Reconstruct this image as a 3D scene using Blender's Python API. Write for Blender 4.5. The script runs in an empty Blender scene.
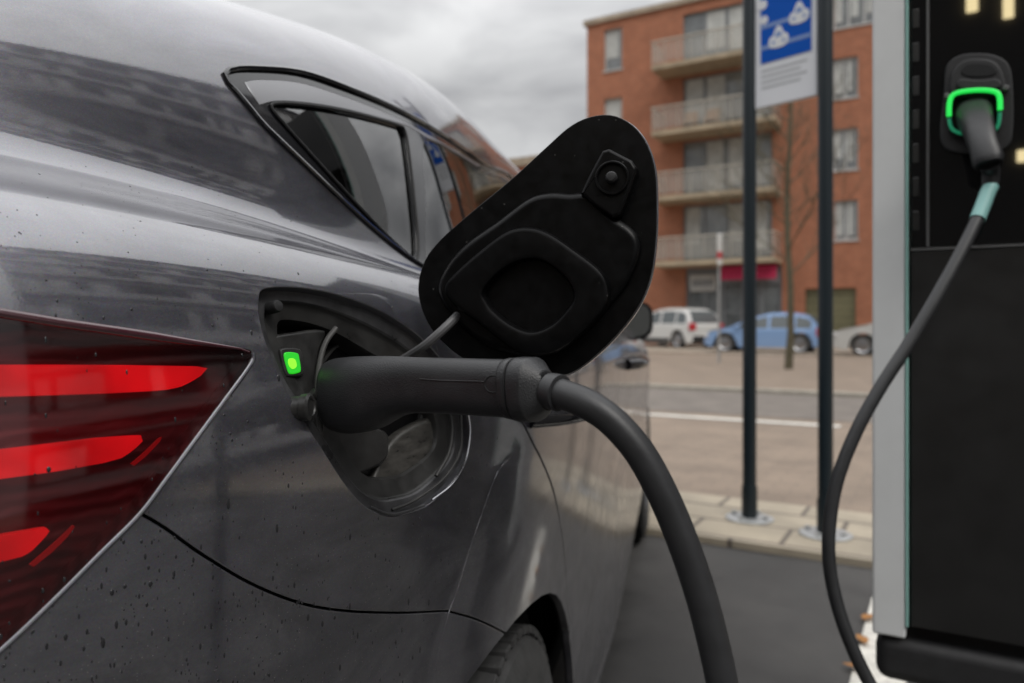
import bpy, bmesh, math, random
import numpy as np
from mathutils import Vector, Matrix
from mathutils.bvhtree import BVHTree
from mathutils.geometry import delaunay_2d_cdt

random.seed(7)
rng = np.random.default_rng(7)
scene = bpy.context.scene
C = scene.collection
R = math.radians

# ------------------------------------------------------------------ camera
F = 740.0                    # focal length in pixels at 1024 px
CX, HY = 512.0, 325.0        # principal column, horizon row
HC = 0.95                    # lens height
cam_d = bpy.data.cameras.new('camera')
cam = bpy.data.objects.new('camera', cam_d)
C.objects.link(cam)
cam.location = (0, 0, HC)
cam.rotation_euler = (R(90), 0, 0)
cam_d.sensor_width = 36.0
cam_d.lens = F / 1024 * 36.0
cam_d.shift_y = -(341.5 - HY) / 1024
cam_d.clip_start = 0.01
cam_d.clip_end = 2000
cam_d.dof.use_dof = True
cam_d.dof.focus_distance = 0.50
cam_d.dof.aperture_fstop = 6.2
scene.camera = cam

# ------------------------------------------------------------------ sky, sun, exposure
SUN_EL, SUN_AZ = R(48), R(150)
world = bpy.data.worlds.new('World')
scene.world = world
world.use_nodes = True
wn, wl = world.node_tree.nodes, world.node_tree.links
wn.clear()
w_out = wn.new('ShaderNodeOutputWorld')
bg_sky = wn.new('ShaderNodeBackground')
sky = wn.new('ShaderNodeTexSky')
sky.sky_type = 'NISHITA'
sky.sun_disc = False
sky.sun_elevation = SUN_EL
sky.sun_rotation = SUN_AZ
bg_sky.inputs['Strength'].default_value = 0.05
wl.new(sky.outputs[0], bg_sky.inputs['Color'])
bg_cloud = wn.new('ShaderNodeBackground')
tc = wn.new('ShaderNodeTexCoord')
mp = wn.new('ShaderNodeMapping')
mp.inputs['Scale'].default_value = (1.0, 1.0, 2.6)
n1 = wn.new('ShaderNodeTexNoise')
n1.inputs['Scale'].default_value = 4.6
n1.inputs['Detail'].default_value = 6
n1.inputs['Roughness'].default_value = 0.5
n1.inputs['Distortion'].default_value = 0.3
cr = wn.new('ShaderNodeValToRGB')
cr.color_ramp.elements[0].position = 0.32
cr.color_ramp.elements[0].color = (0.142, 0.143, 0.148, 1)
cr.color_ramp.elements[1].position = 0.68
cr.color_ramp.elements[1].color = (0.295, 0.296, 0.297, 1)
wl.new(tc.outputs['Generated'], mp.inputs['Vector'])
wl.new(mp.outputs[0], n1.inputs['Vector'])
wz = wn.new('ShaderNodeSeparateXYZ')
wl.new(tc.outputs['Generated'], wz.inputs[0])
wm_ = wn.new('ShaderNodeMapRange')
wm_.inputs['From Min'].default_value = 0.28
wm_.inputs['From Max'].default_value = 0.6
wm_.inputs['To Min'].default_value = 1.0
wm_.inputs['To Max'].default_value = 0.12
wl.new(wz.outputs['Z'], wm_.inputs['Value'])
wf = wn.new('ShaderNodeMix')                     # the cloud base is smoother overhead
wf.inputs['A'].default_value = 0.5
wl.new(wm_.outputs[0], wf.inputs['Factor'])
wl.new(n1.outputs['Fac'], wf.inputs['B'])
wl.new(wf.outputs['Result'], cr.inputs['Fac'])
wl.new(cr.outputs['Color'], bg_cloud.inputs['Color'])
# an overcast sky is about three times brighter overhead than at the horizon
sep = wn.new('ShaderNodeSeparateXYZ')
wl.new(tc.outputs['Generated'], sep.inputs[0])
zr = wn.new('ShaderNodeMapRange')
zr.inputs['From Min'].default_value = 0.30
zr.inputs['From Max'].default_value = 0.95
zr.inputs['To Min'].default_value = 1.0
zr.inputs['To Max'].default_value = 4.9
wl.new(sep.outputs['Z'], zr.inputs['Value'])
wl.new(zr.outputs[0], bg_cloud.inputs['Strength'])
w_mix = wn.new('ShaderNodeMixShader')
w_mix.inputs['Fac'].default_value = 0.96
wl.new(bg_sky.outputs[0], w_mix.inputs[1])
wl.new(bg_cloud.outputs[0], w_mix.inputs[2])
wl.new(w_mix.outputs[0], w_out.inputs['Surface'])

sun_d = bpy.data.lights.new('sun', 'SUN')
sun_d.energy = 0.6
sun_d.angle = R(25)
sun_d.color = (1.0, 0.96, 0.9)
sun = bpy.data.objects.new('sun', sun_d)
C.objects.link(sun)
sdir = Vector((math.sin(SUN_AZ) * math.cos(SUN_EL), math.cos(SUN_AZ) * math.cos(SUN_EL), math.sin(SUN_EL)))
sun.rotation_euler = sdir.to_track_quat('Z', 'Y').to_euler()
sun.location = (0, 0, 30)
vs = scene.view_settings
scene.display_settings.display_device = 'sRGB'
vs.view_transform = 'Standard'
vs.look = 'None'
vs.exposure = 1.1
vs.gamma = 1.0
vs.use_curve_mapping = False
scene.cycles.max_bounces = 8
scene.cycles.transparent_max_bounces = 16
scene.cycles.caustics_reflective = False
scene.cycles.caustics_refractive = False
scene.cycles.use_denoising = True

# ------------------------------------------------------------------ helpers
def ray(px, py):
    return Vector(((px - CX) / F, 1.0, (HY - py) / F))
CAM = Vector((0, 0, HC))
def at_depth(px, py, d):
    return CAM + ray(px, py) * d
def on_plane(px, py, p0, n):
    r = ray(px, py)
    return CAM + r * ((Vector(p0) - CAM).dot(n) / r.dot(n))
def on_ground(px, py, z=0.0):
    return on_plane(px, py, Vector((0, 0, z)), Vector((0, 0, 1)))

def prop(o, label=None, cat=None, group=None, kind=None):
    if label: o['label'] = label
    if cat: o['category'] = cat
    if group: o['group'] = group
    if kind: o['kind'] = kind
    return o
def empty(name, loc=(0, 0, 0), label=None, cat=None, group=None):
    o = bpy.data.objects.new(name, None)
    C.objects.link(o)
    o.location = loc
    o.empty_display_size = 0.1
    return prop(o, label, cat, group)
def mesh_obj(name, verts, faces, mat, parent=None, normals=None, smooth=True, sharp=None, mats=None, fmat=None):
    me = bpy.data.meshes.new(name)
    me.from_pydata([tuple(v) for v in verts], [], [tuple(int(i) for i in f) for f in faces])
    me.validate()
    for m in ([mat] if mats is None else mats):
        me.materials.append(m)
    if fmat is not None and len(me.polygons) == len(fmat):
        me.polygons.foreach_set('material_index', fmat)
    me.polygons.foreach_set('use_smooth', [smooth] * len(me.polygons))
    if sharp is not None:
        me.set_sharp_from_angle(angle=R(sharp))
    if normals is not None:
        me.normals_split_custom_set_from_vertices([tuple(n) for n in normals])
    me.update()
    o = bpy.data.objects.new(name, me)
    C.objects.link(o)
    if parent is not None:
        place_child(o, parent)
    return o
def place_child(o, parent):
    o.parent = parent
    o.matrix_parent_inverse = world_matrix(parent).inverted()
def world_matrix(o):
    m = o.matrix_basis
    if o.parent:
        m = world_matrix(o.parent) @ o.matrix_parent_inverse @ m
    return m

class MB:
    """collects shapes for ONE mesh object"""
    def __init__(self):
        self.v, self.f = [], []
    def add(self, v, f):
        k = len(self.v)
        self.v += [tuple(x) for x in v]
        self.f += [tuple(i + k for i in q) for q in f]
        return self
    def box(self, a, b, M=None):
        (x0, y0, z0), (x1, y1, z1) = a, b
        v = [Vector(p) for p in ((x0, y0, z0), (x1, y0, z0), (x1, y1, z0), (x0, y1, z0), (x0, y0, z1), (x1, y0, z1), (x1, y1, z1), (x0, y1, z1))]
        if M is not None: v = [M @ p for p in v]
        return self.add(v, [(0, 3, 2, 1), (4, 5, 6, 7), (0, 1, 5, 4), (1, 2, 6, 5), (2, 3, 7, 6), (3, 0, 4, 7)])
    def bevel_box(self, a, b, r, M=None, seg=3):
        bm = bmesh.new()
        bmesh.ops.create_cube(bm, size=1)
        a, b = Vector(a), Vector(b)
        for v in bm.verts:
            v.co = Vector(((v.co[i] + .5) * (b[i] - a[i]) + a[i]) for i in range(3))
        bmesh.ops.bevel(bm, geom=bm.edges[:], offset=r, segments=seg, profile=.5, affect='EDGES', clamp_overlap=True)
        bm.verts.ensure_lookup_table()
        vs_ = [(M @ v.co if M is not None else v.co.copy()) for v in bm.verts]
        fs_ = [[v.index for v in f.verts] for f in bm.faces]
        bm.free()
        return self.add(vs_, fs_)
    def tube(self, pts, r, n=12, closed=False, caps=True, flat=1.0, up=None):
        pts = [Vector(p) for p in pts]
        m = len(pts)
        rr = r if hasattr(r, '__len__') else [r] * m
        T = []
        for i in range(m):
            a = pts[(i - 1) % m] if closed else pts[max(i - 1, 0)]
            b = pts[(i + 1) % m] if closed else pts[min(i + 1, m - 1)]
            T.append((b - a).normalized())
        nrm = (up or (Vector((0, 0, 1)) if abs(T[0].z) < .9 else Vector((1, 0, 0))))
        vs_, fs_ = [], []
        for i in range(m):
            nrm = (nrm - T[i] * nrm.dot(T[i])).normalized()
            bn = T[i].cross(nrm)
            for k in range(n):
                a = 2 * math.pi * k / n
                vs_.append(pts[i] + nrm * (rr[i] * flat * math.cos(a)) + bn * (rr[i] * math.sin(a)))
        for i in range(m if closed else m - 1):
            j = (i + 1) % m
            for k in range(n):
                k2 = (k + 1) % n
                fs_.append((i * n + k, i * n + k2, j * n + k2, j * n + k))
        if caps and not closed:
            fs_.append(tuple(range(n))[::-1])
            fs_.append(tuple((m - 1) * n + k for k in range(n)))
        return self.add(vs_, fs_)
    def lathe(self, prof, M=None, n=32, caps=True):
        """profile of (radius, height) about local Z"""
        vs_, fs_ = [], []
        for r, h in prof:
            for k in range(n):
                a = 2 * math.pi * k / n
                p = Vector((r * math.cos(a), r * math.sin(a), h))
                vs_.append(M @ p if M is not None else p)
        for i in range(len(prof) - 1):
            for k in range(n):
                k2 = (k + 1) % n
                fs_.append((i * n + k, i * n + k2, (i + 1) * n + k2, (i + 1) * n + k))
        if caps:
            fs_.append(tuple(range(n))[::-1])
            fs_.append(tuple((len(prof) - 1) * n + k for k in range(n)))
        return self.add(vs_, fs_)
    def loft(self, rings, close=True, caps=True):
        n = len(rings[0])
        vs_, fs_ = [p for r_ in rings for p in r_], []
        for i in range(len(rings) - 1):
            for k in range(n if close else n - 1):
                k2 = (k + 1) % n
                fs_.append((i * n + k, i * n + k2, (i + 1) * n + k2, (i + 1) * n + k))
        if caps:
            fs_.append(tuple(range(n))[::-1])
            fs_.append(tuple((len(rings) - 1) * n + k for k in range(n)))
        return self.add(vs_, fs_)
    def build(self, name, mat, parent=None, smooth=True, sharp=35):
        bm = bmesh.new()
        me = bpy.data.meshes.new(name)
        me.from_pydata(self.v, [], self.f)
        bm.from_mesh(me)
        bmesh.ops.recalc_face_normals(bm, faces=bm.faces[:])
        bm.to_mesh(me)
        bm.free()
        me.materials.append(mat)
        me.polygons.foreach_set('use_smooth', [smooth] * len(me.polygons))
        if smooth and sharp: me.set_sharp_from_angle(angle=R(sharp))
        o = bpy.data.objects.new(name, me)
        C.objects.link(o)
        if smooth and sharp:
            wm = o.modifiers.new('flat_faces', 'WEIGHTED_NORMAL')
            wm.keep_sharp = True; wm.weight = 90
        if parent is not None: place_child(o, parent)
        return o

def frame_matrix(o, x, y, z):
    return Matrix(((x[0], y[0], z[0], o[0]), (x[1], y[1], z[1], o[1]), (x[2], y[2], z[2], o[2]), (0, 0, 0, 1)))

def smooth_line(pts, n=8, closed=False):
    """Catmull-Rom through points (any dimension)"""
    P = np.array(pts, float)
    m = len(P)
    out = []
    for i in range(m if closed else m - 1):
        p0 = P[(i - 1) % m] if closed or i > 0 else 2 * P[0] - P[1]
        p1, p2 = P[i], P[(i + 1) % m]
        p3 = P[(i + 2) % m] if closed or i + 2 < m else 2 * P[-1] - P[-2]
        for k in range(n):
            t = k / n
            out.append(.5 * ((2 * p1) + (-p0 + p2) * t + (2 * p0 - 5 * p1 + 4 * p2 - p3) * t * t + (-p0 + 3 * p1 - 3 * p2 + p3) * t ** 3))
    if not closed: out.append(P[-1])
    return np.array(out)

def resample(pts, n, closed=True):
    P = np.array(pts, float)
    Q = np.vstack([P, P[:1]]) if closed else P
    L = np.concatenate([[0], np.cumsum(np.linalg.norm(np.diff(Q, axis=0), axis=1))])
    t = np.linspace(0, L[-1], n + 1)[:-1] if closed else np.linspace(0, L[-1], n)
    return np.stack([np.interp(t, L, Q[:, k]) for k in range(Q.shape[1])], 1)

def inset2(P, d):
    """shrinks a closed 2-D outline by d (any winding)"""
    P = np.array(P, float)
    area = .5 * np.sum(P[:, 0] * np.roll(P[:, 1], -1) - np.roll(P[:, 0], -1) * P[:, 1])
    t = np.roll(P, -1, 0) - np.roll(P, 1, 0)
    t /= np.linalg.norm(t, axis=1)[:, None] + 1e-12
    nn = np.stack([-t[:, 1], t[:, 0]], 1) * (1 if area > 0 else -1)
    return P + nn * d

def prism(outline2, M, z0, z1, bev=0.0, seg=3, hole=None):
    """a solid from a 2-D outline in the frame M, its top edge rounded by bev"""
    P = np.array(outline2, float)
    rings = [(P, z0)]
    if bev > 0:
        for k in range(seg + 1):
            a = math.pi / 2 * k / seg
            rings.append((inset2(P, bev * (1 - math.cos(a))), z1 - bev + bev * math.sin(a)))
    else:
        rings.append((P, z1))
    mb = MB()
    mb.loft([[M @ Vector((x, y, z)) for x, y in Q] for Q, z in rings])
    return mb
def ring_prism(outer2, inner2, M, z0, z1, bev=0.002):
    """a raised ring between two outlines with the same number of points; bottom open to a floor at z0"""
    O, I = np.array(outer2), np.array(inner2)
    rings = [(O, z0), (O, z1 - bev), (inset2(O, bev * .35), z1 - bev * .3), (inset2(O, bev), z1), (inset2(I, -bev), z1), (inset2(I, -bev * .35), z1 - bev * .3), (I, z1 - bev), (I, z0)]
    mb = MB()
    mb.loft([[M @ Vector((x, y, z)) for x, y in Q] for Q, z in rings], caps=False)
    return mb
# ------------------------------------------------------------------ materials
def new_mat(name):
    m = bpy.data.materials.new(name)
    m.use_nodes = True
    nt = m.node_tree
    return m, nt.nodes, nt.links, nt.nodes['Principled BSDF']
def mat(name, col, rough=.5, metal=0., spec=.5, coat=0., coat_rough=.03, var=0., vscale=20., bump=0., bscale=60., emit=None, estr=0., rvar=0., coord='Object', stretch=(1, 1, 1)):
    m, N, L, b = new_mat(name)
    b.inputs['Base Color'].default_value = (*col, 1)
    b.inputs['Roughness'].default_value = rough
    b.inputs['Metallic'].default_value = metal
    b.inputs['Specular IOR Level'].default_value = spec
    b.inputs['Coat Weight'].default_value = coat
    b.inputs['Coat Roughness'].default_value = coat_rough
    if emit:
        b.inputs['Emission Color'].default_value = (*emit, 1)
        b.inputs['Emission Strength'].default_value = estr
    if var or bump or rvar:
        t = N.new('ShaderNodeTexCoord')
        mpg = N.new('ShaderNodeMapping')
        mpg.inputs['Scale'].default_value = stretch
        L.new(t.outputs[coord], mpg.inputs['Vector'])
    if var or rvar:
        nz = N.new('ShaderNodeTexNoise')
        nz.inputs['Scale'].default_value = vscale
        nz.inputs['Detail'].default_value = 7
        nz.inputs['Roughness'].default_value = .65
        L.new(mpg.outputs[0], nz.inputs['Vector'])
    if var:
        r = N.new('ShaderNodeValToRGB')
        r.color_ramp.elements[0].position = .3
        r.color_ramp.elements[1].position = .7
        r.color_ramp.elements[0].color = (*[c * (1 - var) for c in col], 1)
        r.color_ramp.elements[1].color = (*[min(1, c * (1 + var)) for c in col], 1)
        L.new(nz.outputs['Fac'], r.inputs['Fac'])
        L.new(r.outputs['Color'], b.inputs['Base Color'])
    if rvar:
        mr = N.new('ShaderNodeMapRange')
        mr.inputs['From Min'].default_value = .3
        mr.inputs['From Max'].default_value = .7
        mr.inputs['To Min'].default_value = max(0, rough - rvar)
        mr.inputs['To Max'].default_value = min(1, rough + rvar)
        L.new(nz.outputs['Fac'], mr.inputs['Value'])
        L.new(mr.outputs[0], b.inputs['Roughness'])
    if bump:
        nb = N.new('ShaderNodeTexNoise')
        nb.inputs['Scale'].default_value = bscale
        nb.inputs['Detail'].default_value = 4
        L.new(mpg.outputs[0], nb.inputs['Vector'])
        bp = N.new('ShaderNodeBump')
        bp.inputs['Strength'].default_value = bump
        bp.inputs['Distance'].default_value = .002
        L.new(nb.outputs['Fac'], bp.inputs['Height'])
        L.new(bp.outputs[0], b.inputs['Normal'])
    return m

def paint_mat():
    """dark grey metallic car paint, wet and dusty"""
    m, N, L, b = new_mat('car_paint')
    t = N.new('ShaderNodeTexCoord')
    # flake sparkle
    v = N.new('ShaderNodeTexVoronoi'); v.inputs['Scale'].default_value = 1600
    L.new(t.outputs['Object'], v.inputs['Vector'])
    # dried rain dirt
    d1 = N.new('ShaderNodeTexNoise'); d1.inputs['Scale'].default_value = 14; d1.inputs['Detail'].default_value = 9; d1.inputs['Roughness'].default_value = .68
    L.new(t.outputs['Object'], d1.inputs['Vector'])
    d2 = N.new('ShaderNodeTexNoise'); d2.inputs['Scale'].default_value = 420; d2.inputs['Detail'].default_value = 5; d2.inputs['Roughness'].default_value = .6
    L.new(t.outputs['Object'], d2.inputs['Vector'])
    mul = N.new('ShaderNodeMath'); mul.operation = 'MULTIPLY'
    L.new(d1.outputs['Fac'], mul.inputs[0]); L.new(d2.outputs['Fac'], mul.inputs[1])
    dr = N.new('ShaderNodeMapRange'); dr.inputs['From Min'].default_value = .25; dr.inputs['From Max'].default_value = .40
    dr.inputs['To Min'].default_value = 0.0; dr.inputs['To Max'].default_value = .5
    L.new(mul.outputs[0], dr.inputs['Value'])
    mixc = N.new('ShaderNodeMix'); mixc.data_type = 'RGBA'
    mixc.inputs['A'].default_value = (.098, .097, .117, 1)
    mixc.inputs['B'].default_value = (.105, .104, .106, 1)
    L.new(dr.outputs[0], mixc.inputs['Factor'])
    hv = N.new('ShaderNodeMix'); hv.data_type = 'RGBA'; hv.blend_type = 'MULTIPLY'; hv.inputs['Factor'].default_value = .35
    L.new(mixc.outputs['Result'], hv.inputs['A']); L.new(v.outputs['Color'], hv.inputs['B'])
    # dust specks
    vs2 = N.new('ShaderNodeTexVoronoi'); vs2.inputs['Scale'].default_value = 520
    L.new(t.outputs['Object'], vs2.inputs['Vector'])
    lt = N.new('ShaderNodeMath'); lt.operation = 'LESS_THAN'; lt.inputs[1].default_value = .17; L.new(vs2.outputs['Distance'], lt.inputs[0])
    sc2 = N.new('ShaderNodeSeparateColor'); L.new(vs2.outputs['Color'], sc2.inputs[0])
    gt = N.new('ShaderNodeMath'); gt.operation = 'GREATER_THAN'; gt.inputs[1].default_value = .80; L.new(sc2.outputs[0], gt.inputs[0])
    spk = N.new('ShaderNodeMath'); spk.operation = 'MULTIPLY'; L.new(lt.outputs[0], spk.inputs[0]); L.new(gt.outputs[0], spk.inputs[1])
    # road film, thicker towards the sills
    geo = N.new('ShaderNodeNewGeometry'); sx = N.new('ShaderNodeSeparateXYZ'); L.new(geo.outputs['Position'], sx.inputs[0])
    fz = N.new('ShaderNodeMapRange'); fz.interpolation_type = 'SMOOTHSTEP'
    fz.inputs['From Min'].default_value = 1.0; fz.inputs['From Max'].default_value = .62; fz.inputs['To Min'].default_value = 0; fz.inputs['To Max'].default_value = 1
    L.new(sx.outputs['Z'], fz.inputs['Value'])
    fm = N.new('ShaderNodeMath'); fm.operation = 'MULTIPLY_ADD'
    L.new(d1.outputs['Fac'], fm.inputs[0]); fm.inputs[1].default_value = 2.6; fm.inputs[2].default_value = -.75
    film = N.new('ShaderNodeMath'); film.operation = 'MULTIPLY'; film.use_clamp = True
    L.new(fz.outputs[0], film.inputs[0]); L.new(fm.outputs[0], film.inputs[1])
    fc = N.new('ShaderNodeMix'); fc.data_type = 'RGBA'; fc.inputs['B'].default_value = (.140, .139, .146, 1)
    fh = N.new('ShaderNodeMath'); fh.operation = 'MULTIPLY'; fh.inputs[1].default_value = .7; L.new(film.outputs[0], fh.inputs[0])
    L.new(fh.outputs[0], fc.inputs['Factor']); L.new(hv.outputs['Result'], fc.inputs['A'])
    # wiped and dried smears
    smn = N.new('ShaderNodeMapping'); smn.inputs['Scale'].default_value = (7, 7, 16); smn.inputs['Rotation'].default_value = (.3, .5, .2)
    L.new(t.outputs['Object'], smn.inputs['Vector'])
    sm_ = N.new('ShaderNodeTexNoise'); sm_.inputs['Scale'].default_value = 1.0; sm_.inputs['Detail'].default_value = 8; sm_.inputs['Roughness'].default_value = .66; sm_.inputs['Distortion'].default_value = 1.1
    L.new(smn.outputs[0], sm_.inputs['Vector'])
    smr = N.new('ShaderNodeMapRange'); smr.inputs['From Min'].default_value = .32; smr.inputs['From Max'].default_value = .70; smr.inputs['To Min'].default_value = .68; smr.inputs['To Max'].default_value = 1.42
    L.new(sm_.outputs['Fac'], smr.inputs['Value'])
    smx = N.new('ShaderNodeMix'); smx.data_type = 'RGBA'; smx.blend_type = 'MULTIPLY'; smx.inputs['Factor'].default_value = 1
    L.new(fc.outputs['Result'], smx.inputs['A']); L.new(smr.outputs[0], smx.inputs['B'])
    fc = smx
    spm = N.new('ShaderNodeMix'); spm.data_type = 'RGBA'; spm.inputs['B'].default_value = (.34, .33, .31, 1)
    sg = N.new('ShaderNodeMath'); sg.operation = 'MULTIPLY_ADD'; sg.inputs[1].default_value = .9; sg.inputs[2].default_value = .12; L.new(film.outputs[0], sg.inputs[0])
    sg2 = N.new('ShaderNodeMath'); sg2.operation = 'MULTIPLY'; sg2.use_clamp = True; L.new(sg.outputs[0], sg2.inputs[0]); L.new(spk.outputs[0], sg2.inputs[1])
    cw = N.new('ShaderNodeMath'); cw.operation = 'MULTIPLY_ADD'; cw.inputs[1].default_value = -.6; cw.inputs[2].default_value = 1.0; L.new(film.outputs[0], cw.inputs[0]); L.new(cw.outputs[0], b.inputs['Coat Weight'])
    L.new(sg2.outputs[0], spm.inputs['Factor']); L.new(fc.outputs['Result'], spm.inputs['A'])
    L.new(spm.outputs['Result'], b.inputs['Base Color'])
    mm = N.new('ShaderNodeMapRange'); mm.inputs['To Min'].default_value = .72; mm.inputs['To Max'].default_value = .3
    L.new(dr.outputs[0], mm.inputs['Value']); L.new(mm.outputs[0], b.inputs['Metallic'])
    b.inputs['Roughness'].default_value = .36
    b.inputs['Coat Weight'].default_value = 1.0
    b.inputs['Coat IOR'].default_value = 2.1
    cr_ = N.new('ShaderNodeMapRange'); cr_.inputs['To Min'].default_value = .03; cr_.inputs['To Max'].default_value = .08
    L.new(dr.outputs[0], cr_.inputs['Value']); 
    ad = N.new('ShaderNodeMath'); ad.operation = 'MULTIPLY_ADD'; ad.inputs[1].default_value = .17
    L.new(film.outputs[0], ad.inputs[0]); L.new(cr_.outputs[0], ad.inputs[2]); L.new(ad.outputs[0], b.inputs['Coat Roughness'])
    bp = N.new('ShaderNodeBump'); bp.inputs['Strength'].default_value = .05; bp.inputs['Distance'].default_value = .0004
    L.new(d2.outputs['Fac'], bp.inputs['Height'])
    L.new(bp.outputs[0], b.inputs['Coat Normal'])
    return m
def glass_mat(name, tint, rough=0.0, refl=1.0, ior=1.52):
    """thin tinted pane: see-through with a mirror-like surface"""
    m, N, L, b = new_mat(name)
    N.remove(b)
    out = N['Material Output']
    tr = N.new('ShaderNodeBsdfTransparent'); tr.inputs['Color'].default_value = (*tint, 1)
    gl = N.new('ShaderNodeBsdfGlossy'); gl.inputs['Roughness'].default_value = rough; gl.inputs['Color'].default_value = (refl, refl, refl, 1)
    fr = N.new('ShaderNodeFresnel'); fr.inputs['IOR'].default_value = ior
    mx = N.new('ShaderNodeMixShader')
    L.new(fr.outputs[0], mx.inputs['Fac']); L.new(tr.outputs[0], mx.inputs[1]); L.new(gl.outputs[0], mx.inputs[2])
    L.new(mx.outputs[0], out.inputs['Surface'])
    return m

PAINT = paint_mat()
M_SEAM = mat('seam_black', (.004, .004, .005), .8)
M_LINER = mat('dark_liner', (.006, .006, .007), .9)
M_SKY_SHEEN = mat('sky_sheen_frame', (.30, .30, .31), .30, metal=.75)  # lighter metal: sky reflection of the upper window frame put into its colour
M_BLACKGLOSS = mat('gloss_black_trim', (.01, .01, .012), .12, coat=.6)
M_CHROME = mat('dark_chrome', (.42, .42, .44), .16, metal=1.)
M_GLASS = glass_mat('tinted_glass', (.62, .65, .64), ior=2.5)
M_RUBBER = mat('rubber', (.012, .012, .013), .62, var=.3, vscale=60, bump=.15, bscale=300)
M_TYRE = mat('tyre_rubber', (.036, .036, .036), .85, var=.4, vscale=30, bump=.3, bscale=200)
M_RIM = mat('alloy', (.35, .35, .36), .3, metal=1.)
M_PLASTIC = mat('pocket_plastic', (.024, .0238, .0232), .42, var=.55, vscale=45, rvar=.15)
M_FLAPBLACK = mat('flap_inner_plastic', (.0022, .0022, .0025), .36, spec=.16, var=.3, vscale=90, rvar=.08)
_N, _L = M_FLAPBLACK.node_tree.nodes, M_FLAPBLACK.node_tree.links
_p = _N['Principled BSDF']
_t = _N.new('ShaderNodeTexCoord'); _v = _N.new('ShaderNodeTexVoronoi'); _v.inputs['Scale'].default_value = 330
_L.new(_t.outputs['Object'], _v.inputs['Vector'])
_lt = _N.new('ShaderNodeMath'); _lt.operation = 'LESS_THAN'; _lt.inputs[1].default_value = .22; _L.new(_v.outputs['Distance'], _lt.inputs[0])
_sc = _N.new('ShaderNodeSeparateColor'); _L.new(_v.outputs['Color'], _sc.inputs[0])
_g = _N.new('ShaderNodeMath'); _g.operation = 'GREATER_THAN'; _g.inputs[1].default_value = .985; _L.new(_sc.outputs[0], _g.inputs[0])
_m2 = _N.new('ShaderNodeMath'); _m2.operation = 'MULTIPLY'; _L.new(_lt.outputs[0], _m2.inputs[0]); _L.new(_g.outputs[0], _m2.inputs[1])
_mx = _N.new('ShaderNodeMix'); _mx.data_type = 'RGBA'; _mx.inputs['B'].default_value = (.05, .05, .048, 1)
_src = _p.inputs['Base Color'].links[0].from_socket
_L.new(_m2.outputs[0], _mx.inputs['Factor']); _L.new(_src, _mx.inputs['A']); _L.new(_mx.outputs['Result'], _p.inputs['Base Color'])
M_FLANGE = mat('flange_paint', (.055, .055, .058), .42, metal=.35, var=.55, vscale=40, rvar=.2)
M_CLOTH = mat('seat_cloth', (.015, .015, .017), .9, var=.3, vscale=200)
M_LENS = glass_mat('tail_lens', (.90, .40, .42), .05, refl=.9)
M_LAMPDARK = mat('lamp_housing', (.085, .006, .012), .35, var=.35, vscale=18, coat=.3)
_N, _L = M_LAMPDARK.node_tree.nodes, M_LAMPDARK.node_tree.links
_t = _N.new('ShaderNodeTexCoord'); _w = _N.new('ShaderNodeTexWave'); _w.bands_direction = 'Z'; _w.inputs['Scale'].default_value = 38; _w.inputs['Distortion'].default_value = 3.5
_b = _N.new('ShaderNodeBump'); _b.inputs['Strength'].default_value = .35; _b.inputs['Distance'].default_value = .002
_L.new(_t.outputs['Object'], _w.inputs['Vector']); _L.new(_w.outputs['Fac'], _b.inputs['Height']); _L.new(_b.outputs[0], _N['Principled BSDF'].inputs['Normal'])
M_BAR = mat('light_bar_red', (.75, .02, .03), .3, emit=(1., .012, .022), estr=.16)
for _m, _lo in ((M_BAR, .05), ):
    _N, _L = _m.node_tree.nodes, _m.node_tree.links
    _t = _N.new('ShaderNodeTexCoord'); _w = _N.new('ShaderNodeTexNoise'); _w.inputs['Scale'].default_value = 26; _w.inputs['Detail'].default_value = 3
    _r = _N.new('ShaderNodeMapRange'); _r.inputs['From Min'].default_value = .3; _r.inputs['From Max'].default_value = .7; _r.inputs['To Min'].default_value = .06; _r.inputs['To Max'].default_value = .24
    _L.new(_t.outputs['Object'], _w.inputs['Vector']); _L.new(_w.outputs['Fac'], _r.inputs['Value']); _L.new(_r.outputs[0], _N['Principled BSDF'].inputs['Emission Strength'])
M_BARTHIN = mat('light_line_red', (.45, .015, .022), .3, emit=(1., .02, .03), estr=.03)
M_HEAD = glass_mat('head_lens', (.8, .82, .85))
M_WHITE = mat('white_plastic', (.7, .7, .68), .4)

# ------------------------------------------------------------------ car body surface
TH = R(12.4)
CD = Vector((math.sin(TH), math.cos(TH), 0))       # forward
CN = Vector((math.cos(TH), -math.sin(TH), 0))      # to the right
D0, V0 = 0.80, 0.985
CAR_M = Matrix(((CN.x, CD.x, 0, 0), (CN.y, CD.y, 0, 0), (0, 0, 1, 0), (0, 0, 0, 1)))   # local x = v (right), y = u (forward)
CAR_O = CD * D0 - CN * V0
def car_world(u, v, w):
    return CAR_O + CD * u + CN * v + Vector((0, 0, w))
EX, EZ = np.array(CN), np.array(CD)
def to_world(P):      # (...,3) arrays of (u,v,w)
    return np.array(CAR_O) + P[..., 0:1] * EZ + P[..., 1:2] * EX + P[..., 2:3] * np.array([0, 0, 1.])

ARC_R = [90, 81, 71, 61, 51, 42, 34, 26, 18, 9]
ARC_F = [0, 16, 34, 52, 72, 90]
NSIDE = 8
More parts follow.
